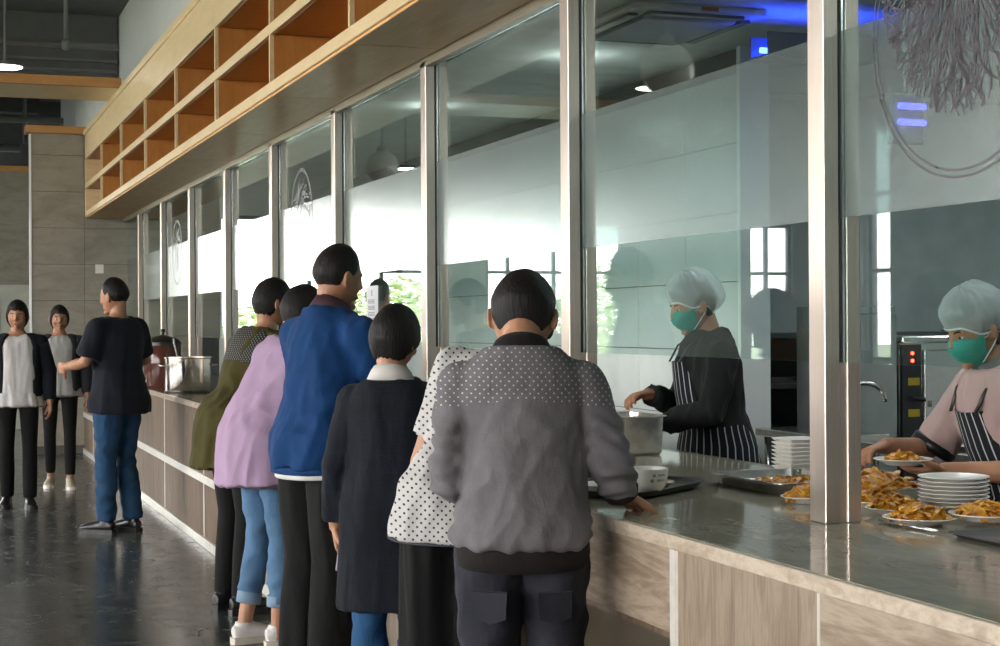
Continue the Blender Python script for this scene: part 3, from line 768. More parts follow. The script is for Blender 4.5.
# notices stuck on the glass
M_paper = plain('notice_paper', (.68, .70, .74), .8, var=.02); M_pblue = plain('notice_blue', (.04, .16, .42), .7); M_grey = plain('notice_ink', (.08, .08, .10), .7)
def notice(y0, y1, z0, z1, rows, label, blue=False):
    o = MB().box((2.1800, y0, z0), (2.1812, y1, z1)).build('paper_notice', M_paper); tag(o, label, 'notice')
    mm = MB(); rr = []; w = (y1 - y0); x = 2.1797
    for k in range(rows):
        zz = z1 - .09 - k * (z1 - z0 - .12) / max(1, rows)
        marks(rr, w * .15, zz, 5, w * .09, 0)
    marks(rr, w * .42, z1 - .05, 1, w * .12, 0)
    for (u0, u1, a, b, mi) in rr: mm.add([(x, y1 - u0, a), (x, y1 - u1, a), (x, y1 - u1, b), (x, y1 - u0, b)], [(0, 1, 2, 3)])
    mm.build('print', M_grey, o)
    if blue:
        m2 = MB()
        for (a, b) in ((z0 + .03, z0 + .08), (z1 - .06, z1 - .03)): m2.add([(x, y0 + .005, a), (x, y0 + .005, b), (x, y1 - .005, b), (x, y1 - .005, a)], [(0, 1, 2, 3)])
        m2.build('blue_block', M_pblue, o)
notice(7.84, 8.06, 1.30, 1.615, 6, 'tall white notice sheet on the glass above the bobbed hair')
notice(8.33, 8.50, 1.345, 1.47, 4, 'small white notice on the glass beside the blue jacket')
notice(8.17, 8.31, 1.33, 1.465, 1, 'small notice with blue blocks on the glass beside the blue jacket', True)
# vertical sign on the pier at the end of the hall
sg = tag(MB().box((-6.30, Y2 - .04, 1.75), (-6.08, Y2 - .01, 2.75)).build('vertical_sign', M_hallw), 'narrow upright sign with white characters on the far pier', 'sign')
mm = MB(); rr = []
for k in range(6): marks(rr, 0, 2.58 - k * .155, 1, .12, 0)
for (u0, u1, a, b, mi) in rr: mm.add([(-6.25 + u0, Y2 - .042, a), (-6.25 + u1, Y2 - .042, a), (-6.25 + u1, Y2 - .042, b), (-6.25 + u0, Y2 - .042, b)], [(0, 1, 2, 3)])
mm.build('characters', M_white, sg)

# shrubs outside the far windows
t = NT('leaf_green'); v = t.coord(); f = t.noise(v, 3, 4); t.col(t.ramp(f, [(.3, (.22, .30, .10)), (.7, (.36, .44, .18))])); t.set(rough=.6); M_leaf = t.mat
def shrub(x, y, h, r, seed, label):
    R_ = random.Random(seed); o = tag(empty('garden_tree', (x, y, -.15)), label, 'tree', 'trees outside the far windows')
    MB().tube([(0, 0, 0), (.05, 0, h * .4), (0, .05, h * .75)], [.09, .06, .03], n=8).build('trunk', plain('bark', (.10, .07, .05), .9), o)
    m = MB()
    for k in range(900):
        a = R_.uniform(0, 2 * pi); b = R_.uniform(-1, 1); q = R_.uniform(.5, 1) ** .6
        c = Vector((r * q * math.sqrt(1 - b * b) * cos(a), r * q * math.sqrt(1 - b * b) * sin(a), h * .62 + h * .4 * q * b))
        M = Matrix.Rotation(R_.uniform(0, 6.3), 3, 'Z') @ Matrix.Rotation(R_.uniform(0, 3), 3, 'X'); s_ = R_.uniform(.06, .14)
        m.add([c + M @ Vector(p) for p in ((-s_, 0, 0), (0, -s_ * .5, .02), (s_, 0, 0), (0, s_ * .5, .02))], [(0, 1, 2, 3)])
    m.build('foliage', M_leaf, o)
for i, (x, y, h, r) in enumerate(((-.5, 30, 1.6, .9), (-2.2, 32, 2.0, 1.1), (-4.4, 31, 2.3, 1.2), (-5.6, 33, 2.6, 1.3), (-8.6, 31, 2.2, 1.2), (-11, 34, 3, 1.5))):
    shrub(x, y, h, r, 60 + i, 'leafy green tree outside the far hall window')
# ------------------------------------------------------------------ people
V3 = Vector
def remeshed(mb, voxel, smooth=2):
    me = mb.mesh('tmp'); o = bpy.data.objects.new('tmp', me); COL.objects.link(o)
    r = o.modifiers.new('r', 'REMESH'); r.mode = 'VOXEL'; r.voxel_size = voxel
    if smooth: s_ = o.modifiers.new('s', 'SMOOTH'); s_.iterations = smooth; s_.factor = .5
    dg = bpy.context.evaluated_depsgraph_get(); out = bpy.data.meshes.new_from_object(o.evaluated_get(dg))
    bpy.data.objects.remove(o); bpy.data.meshes.remove(me)
    return out
def to_mb(me, mb, mi=0):
    mb.add([v.co.copy() for v in me.vertices], [tuple(p.vertices) for p in me.polygons], mi); bpy.data.meshes.remove(me)
def wrinkle(me, fn):
    ns = [(v.co.copy(), v.normal.copy()) for v in me.vertices]
    for v, (c, n) in zip(me.vertices, ns): v.co = c + n * fn(c, n)
    me.update()
def aniso(dirn, k):
    d = V3(dirn).normalized()
    return lambda p: p - d * (p.dot(d) * (1 - k))
def smooth01(a, b, x):
    t_ = max(0., min(1., (x - a) / (b - a))); return t_ * t_ * (3 - 2 * t_)

t = NT('skin'); v = t.coord(); f = t.noise(v, 12, 5)
t.col(t.ramp(f, [(.3, (.36, .17, .095)), (.7, (.46, .235, .14))])); t.set(rough=.5); t.p.inputs['Subsurface Weight'].default_value = .08
t.p.inputs['Subsurface Radius'].default_value = (.01, .004, .002); M_skin = t.mat
t = NT('black_hair'); v = t.coord((1, 1, .12)); f = t.noise(v, 160, 3); t.col(t.ramp(f, [(.3, (.003, .0025, .0025)), (.7, (.010, .008, .007))])); t.set(rough=.6, spec=.3); t.bump(f, .6, .006); M_hair = t.mat
M_eyew = plain('eye_white', (.7, .68, .65), .3, var=.02); M_eyed = plain('eye_dark', (.01, .008, .006), .2); M_lip = plain('lip', (.32, .10, .08), .45)

def head_pt(d):
    x = d.x * .079; z = d.z * (.116 if d.z > 0 else .120); y = d.y * (.098 if d.y < 0 else .094)
    t_ = max(0., -d.z)
    x *= 1 - .30 * t_ ** 1.6
    if d.y < 0: y *= 1 - .42 * t_
    else: y *= 1 - .10 * t_ ** 2
    if d.y > .2: x *= 1 - .10 * (d.y - .2)
    return V3((x, y, z))
def sphere_dirs(n, m):
    return [[V3((cos(-pi/2 + pi*i/m) * cos(2*pi*k/n), cos(-pi/2 + pi*i/m) * sin(2*pi*k/n), sin(-pi/2 + pi*i/m))) for k in range(n)] for i in range(m + 1)]
def grid_mesh(rows, fn, keep, n):
    vs = []; fs = []
    for i, r in enumerate(rows):
        for d in r: vs.append(fn(d))
    for i in range(len(rows) - 1):
        for k in range(n):
            k2 = (k + 1) % n
            q = (i*n+k, i*n+k2, (i+1)*n+k2, (i+1)*n+k)
            if keep is None or any(keep(d) for d in (rows[i][k], rows[i][k2], rows[i+1][k2], rows[i+1][k])): fs.append(q)
    return vs, fs
def head_mb(mb, M):
    b = len(mb.v)
    rows = sphere_dirs(28, 18); vs, fs = grid_mesh(rows, head_pt, None, 28); mb.add(vs, fs)
    mb.tube([(0, .080, .028), (0, .095, .0), (0, .107, -.022), (0, .090, -.034)], [(.008, .010), (.010, .012), (.014, .011), (.010, .006)], n=10)
    for s_ in (-1, 1):
        mb.ball((s_ * .011, .093, -.026), .0085, 8, 6)
        mb.ball((s_ * .083, -.010, -.008), (.009, .020, .033), 10, 8, M=Matrix.Rotation(s_ * .35, 3, 'Z'))
        mb.ball((s_ * .034, .070, .022), (.024, .013, .009), 10, 6)
        mb.ball((s_ * .042, .058, -.03), (.02, .02, .02), 10, 6)
    mb.ball((0, .084, -.058), (.021, .009, .006), 10, 6); mb.ball((0, .083, -.069), (.018, .009, .007), 10, 6)
    mb.ball((0, .070, -.098), (.024, .02, .018), 10, 8)
    mb.xf(M, b)
def face_extras(mb, M):
    b = len(mb.v)
    for s_ in (-1, 1):
        mb.ball((s_ * .031, .0775, .003), (.0125, .007, .0055), 10, 6, mi=1); mb.ball((s_ * .031, .0835, .003), (.0055, .003, .0052), 8, 6, mi=2)
        mb.tube([(s_ * .014, .089, .021), (s_ * .032, .086, .026), (s_ * .048, .073, .021)], [(.003, .002), (.0035, .0025), (.002, .002)], n=6, mi=2)
    mb.ball((0, .0905, -.0635), (.020, .0045, .0055), 10, 6, mi=3)
    mb.xf(M, b)

def hair_mesh(M, front=.50, side=.05, back=-.45, thick=.13, top=.0, seed=0, lump=.02, fade=.0):
    n, m = 64, 44; rows = sphere_dirs(n, m)
    def line(d):
        a = d.y / max(1e-6, math.hypot(d.x, d.y)); a += .10 * noise.noise(V3((d.x * 9 + seed, d.y * 9, 0)))
        return side + (front - side) * smooth01(.15, .75, a) if a > 0.15 else side + (back - side) * smooth01(.15, -.55, a)
    def mk(d): 
        l = line(d) + .09 * noise.noise(V3((d.x * 14 + seed, d.y * 14, 1.3))) + .05 * noise.noise(V3((d.x * 40 + seed, d.y * 40, 2.3))); return smooth01(l - .13, l + .10, d.z)
    def fn(d):
        q = mk(d); q = q if not fade else min(q, .12 + .88 * smooth01(line(d) - .1, line(d) + fade, d.z)); nn = noise.noise(V3((d.x * 5 + seed, d.y * 5, d.z * 3))) * lump + noise.noise(V3((d.x * 22 + seed, d.y * 22, d.z * 4))) * lump * .55
        return M @ (head_pt(d) * (1 + (thick + top * max(0, d.z) + nn) * q - .05 * (1 - q)))
    vs, fs = grid_mesh(rows, fn, lambda d: mk(d) > .02, n)
    mb = MB(); mb.add(vs, fs); me = mb.mesh('hair', True)
    bm = bmesh.new(); bm.from_mesh(me); bmesh.ops.delete(bm, geom=[v for v in bm.verts if not v.link_faces], context='VERTS'); bm.to_mesh(me); bm.free()
    for p in me.polygons: p.use_smooth = True
    return me

def hand_mb(mb, w, d, nrm, curl=.5, side=1, s=1.0, spread=.0):
    """w wrist, d finger direction, nrm palm normal; fingers close towards nrm; thumb on the `side` of d x nrm"""
    w = V3(w); d = V3(d).normalized(); nrm = V3(nrm); nrm = (nrm - d * nrm.dot(d)).normalized(); lat = d.cross(nrm) * side
    mb.tube([w - d * .02 * s, w + d * .02 * s, w + d * .055 * s, w + d * .088 * s], [(.026 * s, .019 * s), (.034 * s, .017 * s), (.041 * s, .015 * s), (.038 * s, .012 * s)], ax=lat, n=14)
    for k, (o, L) in enumerate(((.030, .068), (.010, .077), (-.010, .072), (-.029, .057))):
        p = w + d * (.082 - .003 * abs(k - 1)) * s + lat * o * s; dd = (d + lat * (o * spread * 8)).normalized(); pts = [p - dd * .015 * s, p]; a = curl * .55
        for seg in (.42, .32, .26):
            q = dd * cos(a) + nrm * sin(a); p = p + q * (L * seg * s); pts.append(p); a += curl * .75
        mb.tube(pts, [.0092 * s, .0095 * s, .0088 * s, .008 * s, .006 * s], ax=lat, n=8)
    p = w + d * .022 * s + lat * .026 * s
    t1 = (d * .62 + lat * .72 + nrm * .28).normalized(); t2 = (d * .85 + lat * .35 + nrm * (.2 + .4 * curl)).normalized()
    mb.tube([p - t1 * .012 * s, p + t1 * .03 * s, p + t1 * .045 * s + t2 * .02 * s, p + t1 * .045 * s + t2 * .045 * s], [.014 * s, .0125 * s, .0105 * s, .008 * s], ax=nrm, n=8)

def shoe(parent, ank, yaw, mat, sole, s=1.0, heel=0.0, tall=0.0, studs=None, pitch=0.0):
    M = Matrix.Translation(V3((ank[0], ank[1], 0))) @ Matrix.Rotation(yaw, 4, 'Z')
    b = MB(); zz = .022
    pts = [(0, -.075, .05), (0, -.05, .052), (0, 0, .056), (0, .06, .047), (0, .12, .04), (0, .165, .034), (0, .185, .028)]
    rs = [(.026, .03), (.034, .042), (.037, .048), (.041, .036), (.045, .028), (.038, .02), (.02, .012)]
    b.tube([V3(p) * s for p in pts], [(a * s, c * s) for a, c in rs], n=18)
    b.tube([(0, -.02 * s, .05 * s), (0, -.018 * s, .10 * s + tall)], [(.036 * s, .046 * s), (.038 * s, .046 * s)], n=16)
    me = remeshed(b, .006, 3); me.transform(M)
    for p in me.polygons: p.use_smooth = True
    o = link('shoe', me, mat, parent)
    so = MB(); outl = [(.0, -.085), (.03, -.078), (.038, -.03), (.038, .03), (.048, .10), (.044, .155), (.022, .195), (0, .20), (-.022, .195), (-.044, .155), (-.048, .10), (-.038, .03), (-.038, -.03), (-.03, -.078)]
    n = len(outl)
    so.add([(x * s, y * s, .0) for x, y in outl] + [(x * s * 1.02, y * s, .03 * s) for x, y in outl], [tuple(range(n)), tuple(range(2*n-1, n-1, -1))] + [(i, i + n, (i+1) % n + n, (i+1) % n) for i in range(n)])
    so.xf(M); so.build('sole', sole, o)
    if studs:
        sm = MB()
        for k in range(12):
            q = k / 11
            for sg in (-1, 1): sm.ball(M @ V3((sg * (.043 - .004 * abs(q - .5)), -.05 + .17 * q, .062 - .022 * q)), .006, 6, 4)
        sm.build('stud_row', studs, o)
    return o

class Person:
    """pose in a local frame: x right, y forward, z up, at 1.70 m reference height"""
    def __init__(P, label, loc, yaw, h=1.70, lean=0.0, side=0.0, shoulder=1.0, girth=1.0, head=(0, 0, 0), armL=None, armR=None, legs=None,
                 handL=None, handR=None, voxel=.011, sink=0.0, twist=0.0, neck_fwd=0.0, shz=1.335, hoff=.112, hs=1.0):
        k = h / 1.70; P.k = k; P.loc = loc; P.yaw = yaw; P.label = label; P.vox = voxel; P.g = girth
        P.pel = V3((0, 0, .95))
        R_ = Matrix.Rotation(twist, 3, 'Z') @ Matrix.Rotation(side, 3, 'Y') @ Matrix.Rotation(-lean, 3, 'X')
        def up(p): return P.pel + R_ @ (V3(p) - P.pel)
        P.up = up; P.R = R_
        sw = .172 * shoulder
        P.shL, P.shR = up((-sw, 0, shz)), up((sw, 0, shz))
        P.neck = up((0, -.01, 1.45))
        hp, hy, hr = head
        P.headR = (Matrix.Rotation(hy, 3, 'Z') @ Matrix.Rotation(hr, 3, 'Y') @ Matrix.Rotation(-hp, 3, 'X'))
        P.headc = P.neck + V3((0, neck_fwd + .02, 0)) + Matrix.Rotation(hy, 3, 'Z') @ Matrix.Rotation(hr, 3, 'Y') @ Matrix.Rotation(-hp, 3, 'X') @ V3((0, .0, hoff))
        armL = armL or ((-.24, -.02, 1.11), (-.25, .06, .86)); armR = armR or ((.24, -.02, 1.11), (.25, .06, .86))
        P.elL, P.wrL = V3(armL[0]), V3(armL[1]); P.elR, P.wrR = V3(armR[0]), V3(armR[1])
        P.legs = legs or (((-.085, 0, .93), (-.09, .02, .49), (-.09, -.02, .08)), ((.085, 0, .93), (.09, .02, .49), (.09, -.02, .08)))
        P.handL, P.handR = handL or {}, handR or {}
        P.S = Matrix.Scale(k, 4)
        P.HM = Matrix.Translation(P.headc) @ P.headR.to_4x4() @ Matrix.Scale(hs, 4)
        P.build_body()
    def fin(P, name, me, mat, parent=None, smooth=True):
        me.transform(P.S)
        if smooth:
            for p in me.polygons: p.use_smooth = True
        return link(name, me, mat, parent or P.root)
    def torso(P, mb, zs, ease=0.0, sq=.9, n=28):
        tab = [(.80, .158, .115, 0), (.88, .165, .118, -.005), (.95, .165, .118, -.005), (1.07, .140, .098, .005), (1.2, .152, .108, .01), (1.31, .168, .110, .003), (1.365, .152, .095, -.006), (1.405, .112, .078, -.010), (1.43, .080, .066, -.012), (1.45, .064, .058, -.012)]
        def at(z):
            for a, b in zip(tab, tab[1:]):
                if a[0] <= z <= b[0]:
                    u = (z - a[0]) / (b[0] - a[0]); return tuple(a[i] + (b[i] - a[i]) * u for i in (1, 2, 3))
            return tab[0][1:] if z < tab[0][0] else tab[-1][1:]
        pts = []; rs = []
        for e in zs:
            z, ex = e if isinstance(e, tuple) else (e, 0.0)
            a, b, c = at(z); p = V3((0, c, z)); pts.append(P.up(p) if z > .95 else p)
            rs.append(((a * P.g + ease + ex), (b * P.g + ease + ex)))
        mb.tube(pts, rs, ax=P.R @ V3((1, 0, 0)), n=n, sq=sq)
    def build_body(P):
        m = MB(); P.torso(m, [.86, .95, 1.07, 1.2, 1.31, 1.365, 1.405, 1.45], -.02)
        hb = P.HM @ V3((0, -.03, -.06))
        m.tube([P.up((0, -.015, 1.38)), P.neck, hb], [.062, .053, .052], n=16)
        for sh, el, wr in ((P.shL, P.elL, P.wrL), (P.shR, P.elR, P.wrR)):
            m.ball(sh, .052); m.tube([sh, sh.lerp(el, .5), el, el.lerp(wr, .35), wr, wr + (wr - el).normalized() * .015], [.052, .044, .038, .040, .0275, .025], n=14)
        for hip, kn, an in P.legs:
            m.tube([V3(hip), V3(hip).lerp(V3(kn), .5), V3(kn), V3(kn).lerp(V3(an), .35), V3(an), V3(an) - V3((0, 0, .05))], [.07, .055, .040, .044, .033, .032], n=14)
        me = remeshed(m, max(P.vox, .011), 2); out = MB(); to_mb(me, out)
        hm = MB(); head_mb(hm, P.HM); hm.tube([P.neck.lerp(hb, .3), hb, P.HM @ V3((0, -.02, 0))], [.05, .051, .05], n=14)
        to_mb(remeshed(hm, .0055, 2), out)
        for sd, el, wr, hd in ((-1, P.elL, P.wrL, P.handL), (1, P.elR, P.wrR, P.handR)):
            if hd.get('none'): continue
            hh = MB(); d = hd.get('d', tuple((wr - el).normalized())); nr = hd.get('n', (-sd, .2, 0))
            hand_mb(hh, wr, d, nr, hd.get('curl', .5), hd.get('side', -sd), hd.get('s', 1.0))
            hh.tube([wr - (wr - el).normalized() * .05, wr + V3(d).normalized() * .015], [.028, .026], n=12)
            to_mb(remeshed(hh, .0045, 1), out)
        face_extras(out, P.HM)
        me = out.mesh('person', True); me.transform(P.S)
        P.root = link('person', me, [M_skin, M_eyew, M_eyed, M_lip], None, P.loc, P.yaw)
        tag(P.root, P.label, 'person')
    def hair(P, **kw): return P.fin('hair', hair_mesh(P.HM, **kw), M_hair)
    def sleeve(P, mb, sh, el, wr, r0=.072, r1=.058, r2=.047, frac=1.0, puff=0.0):
        mb.ball(sh, r0, 18, 12); mb.tube([sh.lerp(P.up((0, -.005, 1.33)), .75), sh.lerp(P.up((0, -.005, 1.345)), .35), sh], [(r0 * 1.1, r0 * 1.05), (r0 * 1.1, r0 * 1.02), (r0 * .96, r0 * .96)], ax=(0, 0, 1), n=18)
        if frac <= .5:
            e = sh.lerp(el, frac * 2); mb.tube([sh, sh.lerp(e, .5), e], [r0, (r0 + r1) / 2, r1], n=18); return e
        e = el.lerp(wr, (frac - .5) * 2)
        mb.tube([sh, sh.lerp(el, .5), sh.lerp(el, .85), el + (el - (sh + wr) / 2).normalized() * .006, el.lerp(e, .15), el.lerp(e, .6), e], [r0, r0 * .93, r1 * 1.06, r1 * 1.05, r1, (r1 + r2) / 2 + puff, r2], n=18)
        return e
    def top(P, name, mat, zs, ease=.022, sl=(.075, .06, .048), frac=1.0, wr=None, fracL=None, voxel=None, sq=.9):
        m = MB(); P.torso(m, zs, ease, sq)
        P.ceL = P.sleeve(m, P.shL, P.elL, P.wrL, *sl, frac=fracL or frac); P.ceR = P.sleeve(m, P.shR, P.elR, P.wrR, *sl, frac=frac)
        me = remeshed(m, voxel or P.vox, 4)
        if wr: wrinkle(me, wr)
        o = P.fin(name, me, mat); P.topo = o; return o
    def bottom(P, name, mat, r=(.092, .088, .062, .05), end=1.0, wr=None, ztop=1.0, voxel=None, ease=.004):
        m = MB(); P.torso(m, [.84, .88, .93, ztop], ease)
        for hip, kn, an in P.legs:
            hip, kn, an = V3(hip), V3(kn), V3(an); e = kn.lerp(an, end)
            m.tube([hip + V3((0, 0, .03)), hip, hip.lerp(kn, .4), kn, kn.lerp(e, .5), e], [r[0] * P.g, r[0] * P.g, r[1] * P.g, r[2], (r[2] + r[3]) / 2 + .004, r[3]], n=18)
        me = remeshed(m, voxel or P.vox, 3)
        if wr: wrinkle(me, wr)
        return P.fin(name, me, mat)
    def band(P, name, mat, parent, pts, rs, ax=(1, 0, 0), n=28, sq=1.0):
        m = MB().tube(pts, rs, ax=ax, n=n, sq=sq); me = m.mesh(name); o = P.fin(name, me, mat, parent); return o
    def ring(P, name, mat, parent, z0, z1, ease, flare=0.0):
        m = MB(); P.torso(m, [(z0, -.004), (z0 + .004, .0), ((z0 + z1) / 2, flare), (z1 - .004, 0), (z1, -.004)], ease); return P.fin(name, m.mesh(name), mat, parent)
    def shoes(P, mat, sole, yaws=(.12, -.12), **kw):
        for (hip, kn, an), yw in zip(P.legs, yaws):
            o = shoe(P.root, (an[0] * P.k, an[1] * P.k + .02), yw, mat, sole, s=P.k, **kw)

def noise_wr(amp, freq, dirn, k=.25, amp2=0.0, f2=0.0, seed=0.0):
    A = aniso(dirn, k); off = V3((seed, seed * 1.7, seed * .3))
    def fn(p, n):
        q = A(p); r_ = noise.noise(q * freq + off)
        r2 = noise.noise(q * freq * 2.1 + off * 2 + V3((5, 1, 2))); val = amp * (1 - abs(r_) * 2.6) * 1.5 + amp * .8 * (1 - abs(r2) * 2.6)
        if amp2: val += amp2 * noise.noise(p * f2 + off)
        return val - amp * .9
    return fn
# ---- 1. man in the grey jacket, back to us, hand on the worktop
def dots(spacing, rad_, colr, mask=None, ky=.7):
    def ex(t, base):
        tcx = t.new('ShaderNodeTexCoord'); sp = t.new('ShaderNodeSeparateXYZ'); t.l.new(tcx.outputs['Object'], sp.inputs[0])
        u = t.math('DIVIDE', t.math('ADD', sp.outputs['X'], t.math('MULTIPLY', sp.outputs['Y'], ky)), spacing); w = t.math('DIVIDE', sp.outputs['Z'], spacing)
        a = t.math('ADD', u, w); b = t.math('SUBTRACT', u, w)
        fa = t.math('SUBTRACT', t.math('FRACT', a), .5); fb = t.math('SUBTRACT', t.math('FRACT', b), .5)
        d = t.math('SQRT', t.math('ADD', t.math('MULTIPLY', fa, fa), t.math('MULTIPLY', fb, fb)))
        m = t.math('LESS_THAN', d, rad_)
        if mask: m = t.math('MULTIPLY', m, t.math('GREATER_THAN', t.math('ADD', sp.outputs['Z'], t.math('MULTIPLY', t.math('ABSOLUTE', sp.outputs['X']), .12)), mask))
        return t.mix(m, base, colr)
    return ex
M_gjack = fabric('grey_jacket_cloth', (.150, .140, .152), extra=dots(.021, .15, (.50, .49, .51), 1.225, .15), weave=420, bump=.35, var=.22)
M_rib = fabric('black_rib_knit', (.011, .009, .009), stretch=(1, 1, .1), weave=300)
M_denim = fabric('dark_denim', (.024, .025, .036), weave=500, bump=.4, var=.3, stretch=(1, 1, .35))
g1 = Person('man in a grey dotted bomber jacket with black hem, hand on the worktop', (1.470, 3.90, 0), rad(-20.8), h=1.61, lean=.14, shoulder=.97, girth=1.0, voxel=.0085, shz=1.325, hoff=.080, hs=1.09,
            head=(.58, -.06, .03), neck_fwd=.012,
            armL=((-.192, .02, 1.07), (-.10, .25, 1.04)), armR=((.248, .03, 1.10), (.280, .075, 1.012)),
            handR=dict(d=(.35, .8, -.22), n=(-.1, -.1, -1), curl=.30, side=-1), handL=dict(d=(.3, .9, .1), n=(.6, 0, -.3), curl=.7, side=1),
            legs=(((-.085, 0, .93), (-.10, .03, .49), (-.11, 0, .08)), ((.085, 0, .93), (.095, .02, .49), (.10, -.03, .08))))
A1 = aniso((.55, -.1, 1), .22); A2 = aniso((0, 0, 1), .2)
def wr1(p, n):
    v_ = 0.0
    r_ = noise.noise(A1(p) * 9 + V3((3.1, 0, 0))); back = smooth01(1.36, 1.15, p.z) * smooth01(.23, .15, abs(p.x))
    v_ += .017 * (1 - abs(r_) * 2.8 - .4) * back + .004 * (.6 - 2.4 * abs(noise.noise(A1(p) * 17))) * back
    g_ = smooth01(.93, .84, p.z) * smooth01(.22, .19, abs(p.x)); v_ += .008 * noise.noise(A2(p) * 42) * g_          # gathers over the hem
    v_ += .005 * smooth01(1.0, .90, p.z) * smooth01(.83, .88, p.z)
    if abs(p.x) > .18 and p.z < 1.33:                                                                                 # sleeve creases
        s_ = sin(p.z * 105 + 5 * noise.noise(p * 9) + p.x * 30); v_ += .009 * s_ * smooth01(1.36, 1.2, p.z) * (.4 + abs(noise.noise(p * 12)))
        v_ += .006 * noise.noise(p * 17)
    v_ += .002 * noise.noise(p * 30)
    return v_
jk = g1.top('jacket', M_gjack, [(.895, -.008), (.92, .004), (.96, -.004), (1.02, .0), (1.07, .012), 1.2, 1.31, 1.37, (1.41, .0), (1.435, .004)], ease=.026, sl=(.074, .064, .052), frac=.93, wr=wr1)
g1.ring('hem_band', M_rib, jk, .836, .906, .019, .003)
m = MB(); m.tube([g1.up((0, -.012, 1.385)), g1.up((0, -.012, 1.405)), g1.up((0, -.004, 1.428)), g1.up((0, .002, 1.44))], [(.112, .098), (.102, .090), (.084, .078), (.078, .072)], ax=(1, 0, 0), n=28)
g1.fin('collar', m.mesh('collar'), M_rib, jk)
for el, wr in ((g1.elL, g1.wrL), (g1.elR, g1.wrR)):
    d = (wr - el); g1.band('cuff', M_rib, jk, [el + d * .70, el + d * .78, el + d * .98, el + d * 1.0], [.046, .053, .046, .040], n=22)
# yoke seam, a fine raised line following the back
def denim_wr(p, n): return .011 * (1 - 2.2 * abs(noise.noise(aniso((1, .2, .5), .4)(p) * 11)) - .3) + .003 * noise.noise(p * 24)
jn = g1.bottom('jeans', M_denim, (.098, .092, .066, .056), wr=denim_wr, ztop=1.0, ease=-.012)
for s_ in (-1, 1):
    m = MB(); ox = s_ * .088
    bk = [(-.042, .705), (-.046, .775), (.046, .775), (.042, .705), (0, .69)]
    vs = []
    for (u, z) in bk:
        x = ox + u; yb = -.118 * math.sqrt(max(.05, 1 - (x / .18) ** 2)) - .006
        vs += [(x, yb - .004, z), (x, yb + .03, z)]
    n_ = len(bk); m.add(vs, [tuple(2*i for i in range(n_))[::-1]] + [(2*i, 2*((i+1) % n_), 2*((i+1) % n_)+1, 2*i+1) for i in range(n_)])
    g1.fin('back_pocket', m.mesh('pocket'), M_denim, jn, False)
g1.hair(front=.42, side=.06, back=-.60, thick=.15, top=.02, seed=2, lump=.018, fade=.75)
g1.shoes(plain('brown_leather', (.05, .03, .02), .4), M_black)

# ---- 2. woman in a white dotted shirt beyond him
M_polka = fabric('white_dotted_cotton', (.50, .49, .485), extra=dots(.024, .20, (.03, .03, .04), None, .3), weave=400, var=.05)
M_blk = fabric('black_trouser_cloth', (.0045, .0048, .0052), bump=.2, var=.3)
g2 = Person('woman in a white dotted short sleeved shirt and wide black trousers', (1.475, 4.45, 0), rad(-30), h=1.62, lean=.40, side=.36, shoulder=.98, girth=1.02, head=(.55, -.15, 0), neck_fwd=.02, voxel=.010,
            armL=((-.150, .14, 1.04), (.0, .34, 1.06)), armR=((.34, .24, 1.03), (.24, .46, 1.06)), handL=dict(curl=.6), handR=dict(curl=.6))
sh = g2.top('shirt', M_polka, [(.84, .032), (.89, .024), .95, 1.07, 1.2, 1.31, 1.37, (1.42, .0)], ease=.02, sl=(.074, .064, .05), frac=.36, wr=noise_wr(.006, 9, (.2, 0, 1), .25, .003, 22, 1.0))
g2.ring('shirt_hem', plain('navy_piping', (.03, .035, .05), .7), sh, .836, .843, .053)
g2.bottom('trousers', M_blk, (.102, .108, .105, .105), wr=noise_wr(.007, 8, (0, 0, 1), .12, 0, 0, 4.0), ease=.006)
g2.hair(front=.45, side=-.35, back=-.62, thick=.13, seed=9)
g2.shoes(M_black, M_black)

# ---- 3. navy coat with a bob
M_navy = fabric('navy_knit', (.0035, .006, .012), stretch=(.1, .1, 1), weave=160, bump=.4, var=.35)
M_jean2 = fabric('blue_denim', (.018, .072, .17), weave=500, bump=.4, var=.25, stretch=(1, 1, .35))
g3 = Person('short haired person in a long navy coat holding a phone', (1.445, 5.05, 0), rad(-34), h=1.485, lean=.03, shoulder=.82, girth=.90, head=(.12, -.25, .04), voxel=.0105,
            armL=((-.205, -.02, 1.09), (-.232, .03, .86)), armR=((.20, .08, 1.15), (.12, .28, 1.17)), handL=dict(d=(.08, .1, -1), n=(1, .25, 0), curl=.55))
g3.top('coat', M_navy, [(.56, .044), (.62, .042), (.72, .036), (.82, .030), (.88, .024), (.95, .018), (1.07, .022), (1.2, .008), 1.31, 1.37, (1.42, .0)], ease=.024, sl=(.068, .056, .050), frac=.95, wr=noise_wr(.005, 7, (.05, 0, 1), .15, .002, 20, 2.0))
g3.band('shirt_collar', plain('white_collar', (.62, .60, .57), .8), g3.topo, [g3.up((0, -.012, 1.41)), g3.up((0, -.010, 1.445)), g3.up((0, -.006, 1.458))], [(.094, .08), (.078, .068), (.068, .062)])
g3.bottom('jeans', M_jean2, (.088, .08, .066, .062), wr=denim_wr, ztop=.95)
g3.hair(front=.30, side=-.22, back=-.58, thick=.20, top=.03, seed=5, lump=.03)
g3.shoes(M_black, M_black)
ph = tag(MB().box((-.035, -.004, -.07), (.035, .004, .07)).build('phone', plain('lilac_phone', (.30, .26, .40), .3), bevel=.003), 'lilac phone held in the hand beside the navy coat', 'phone')

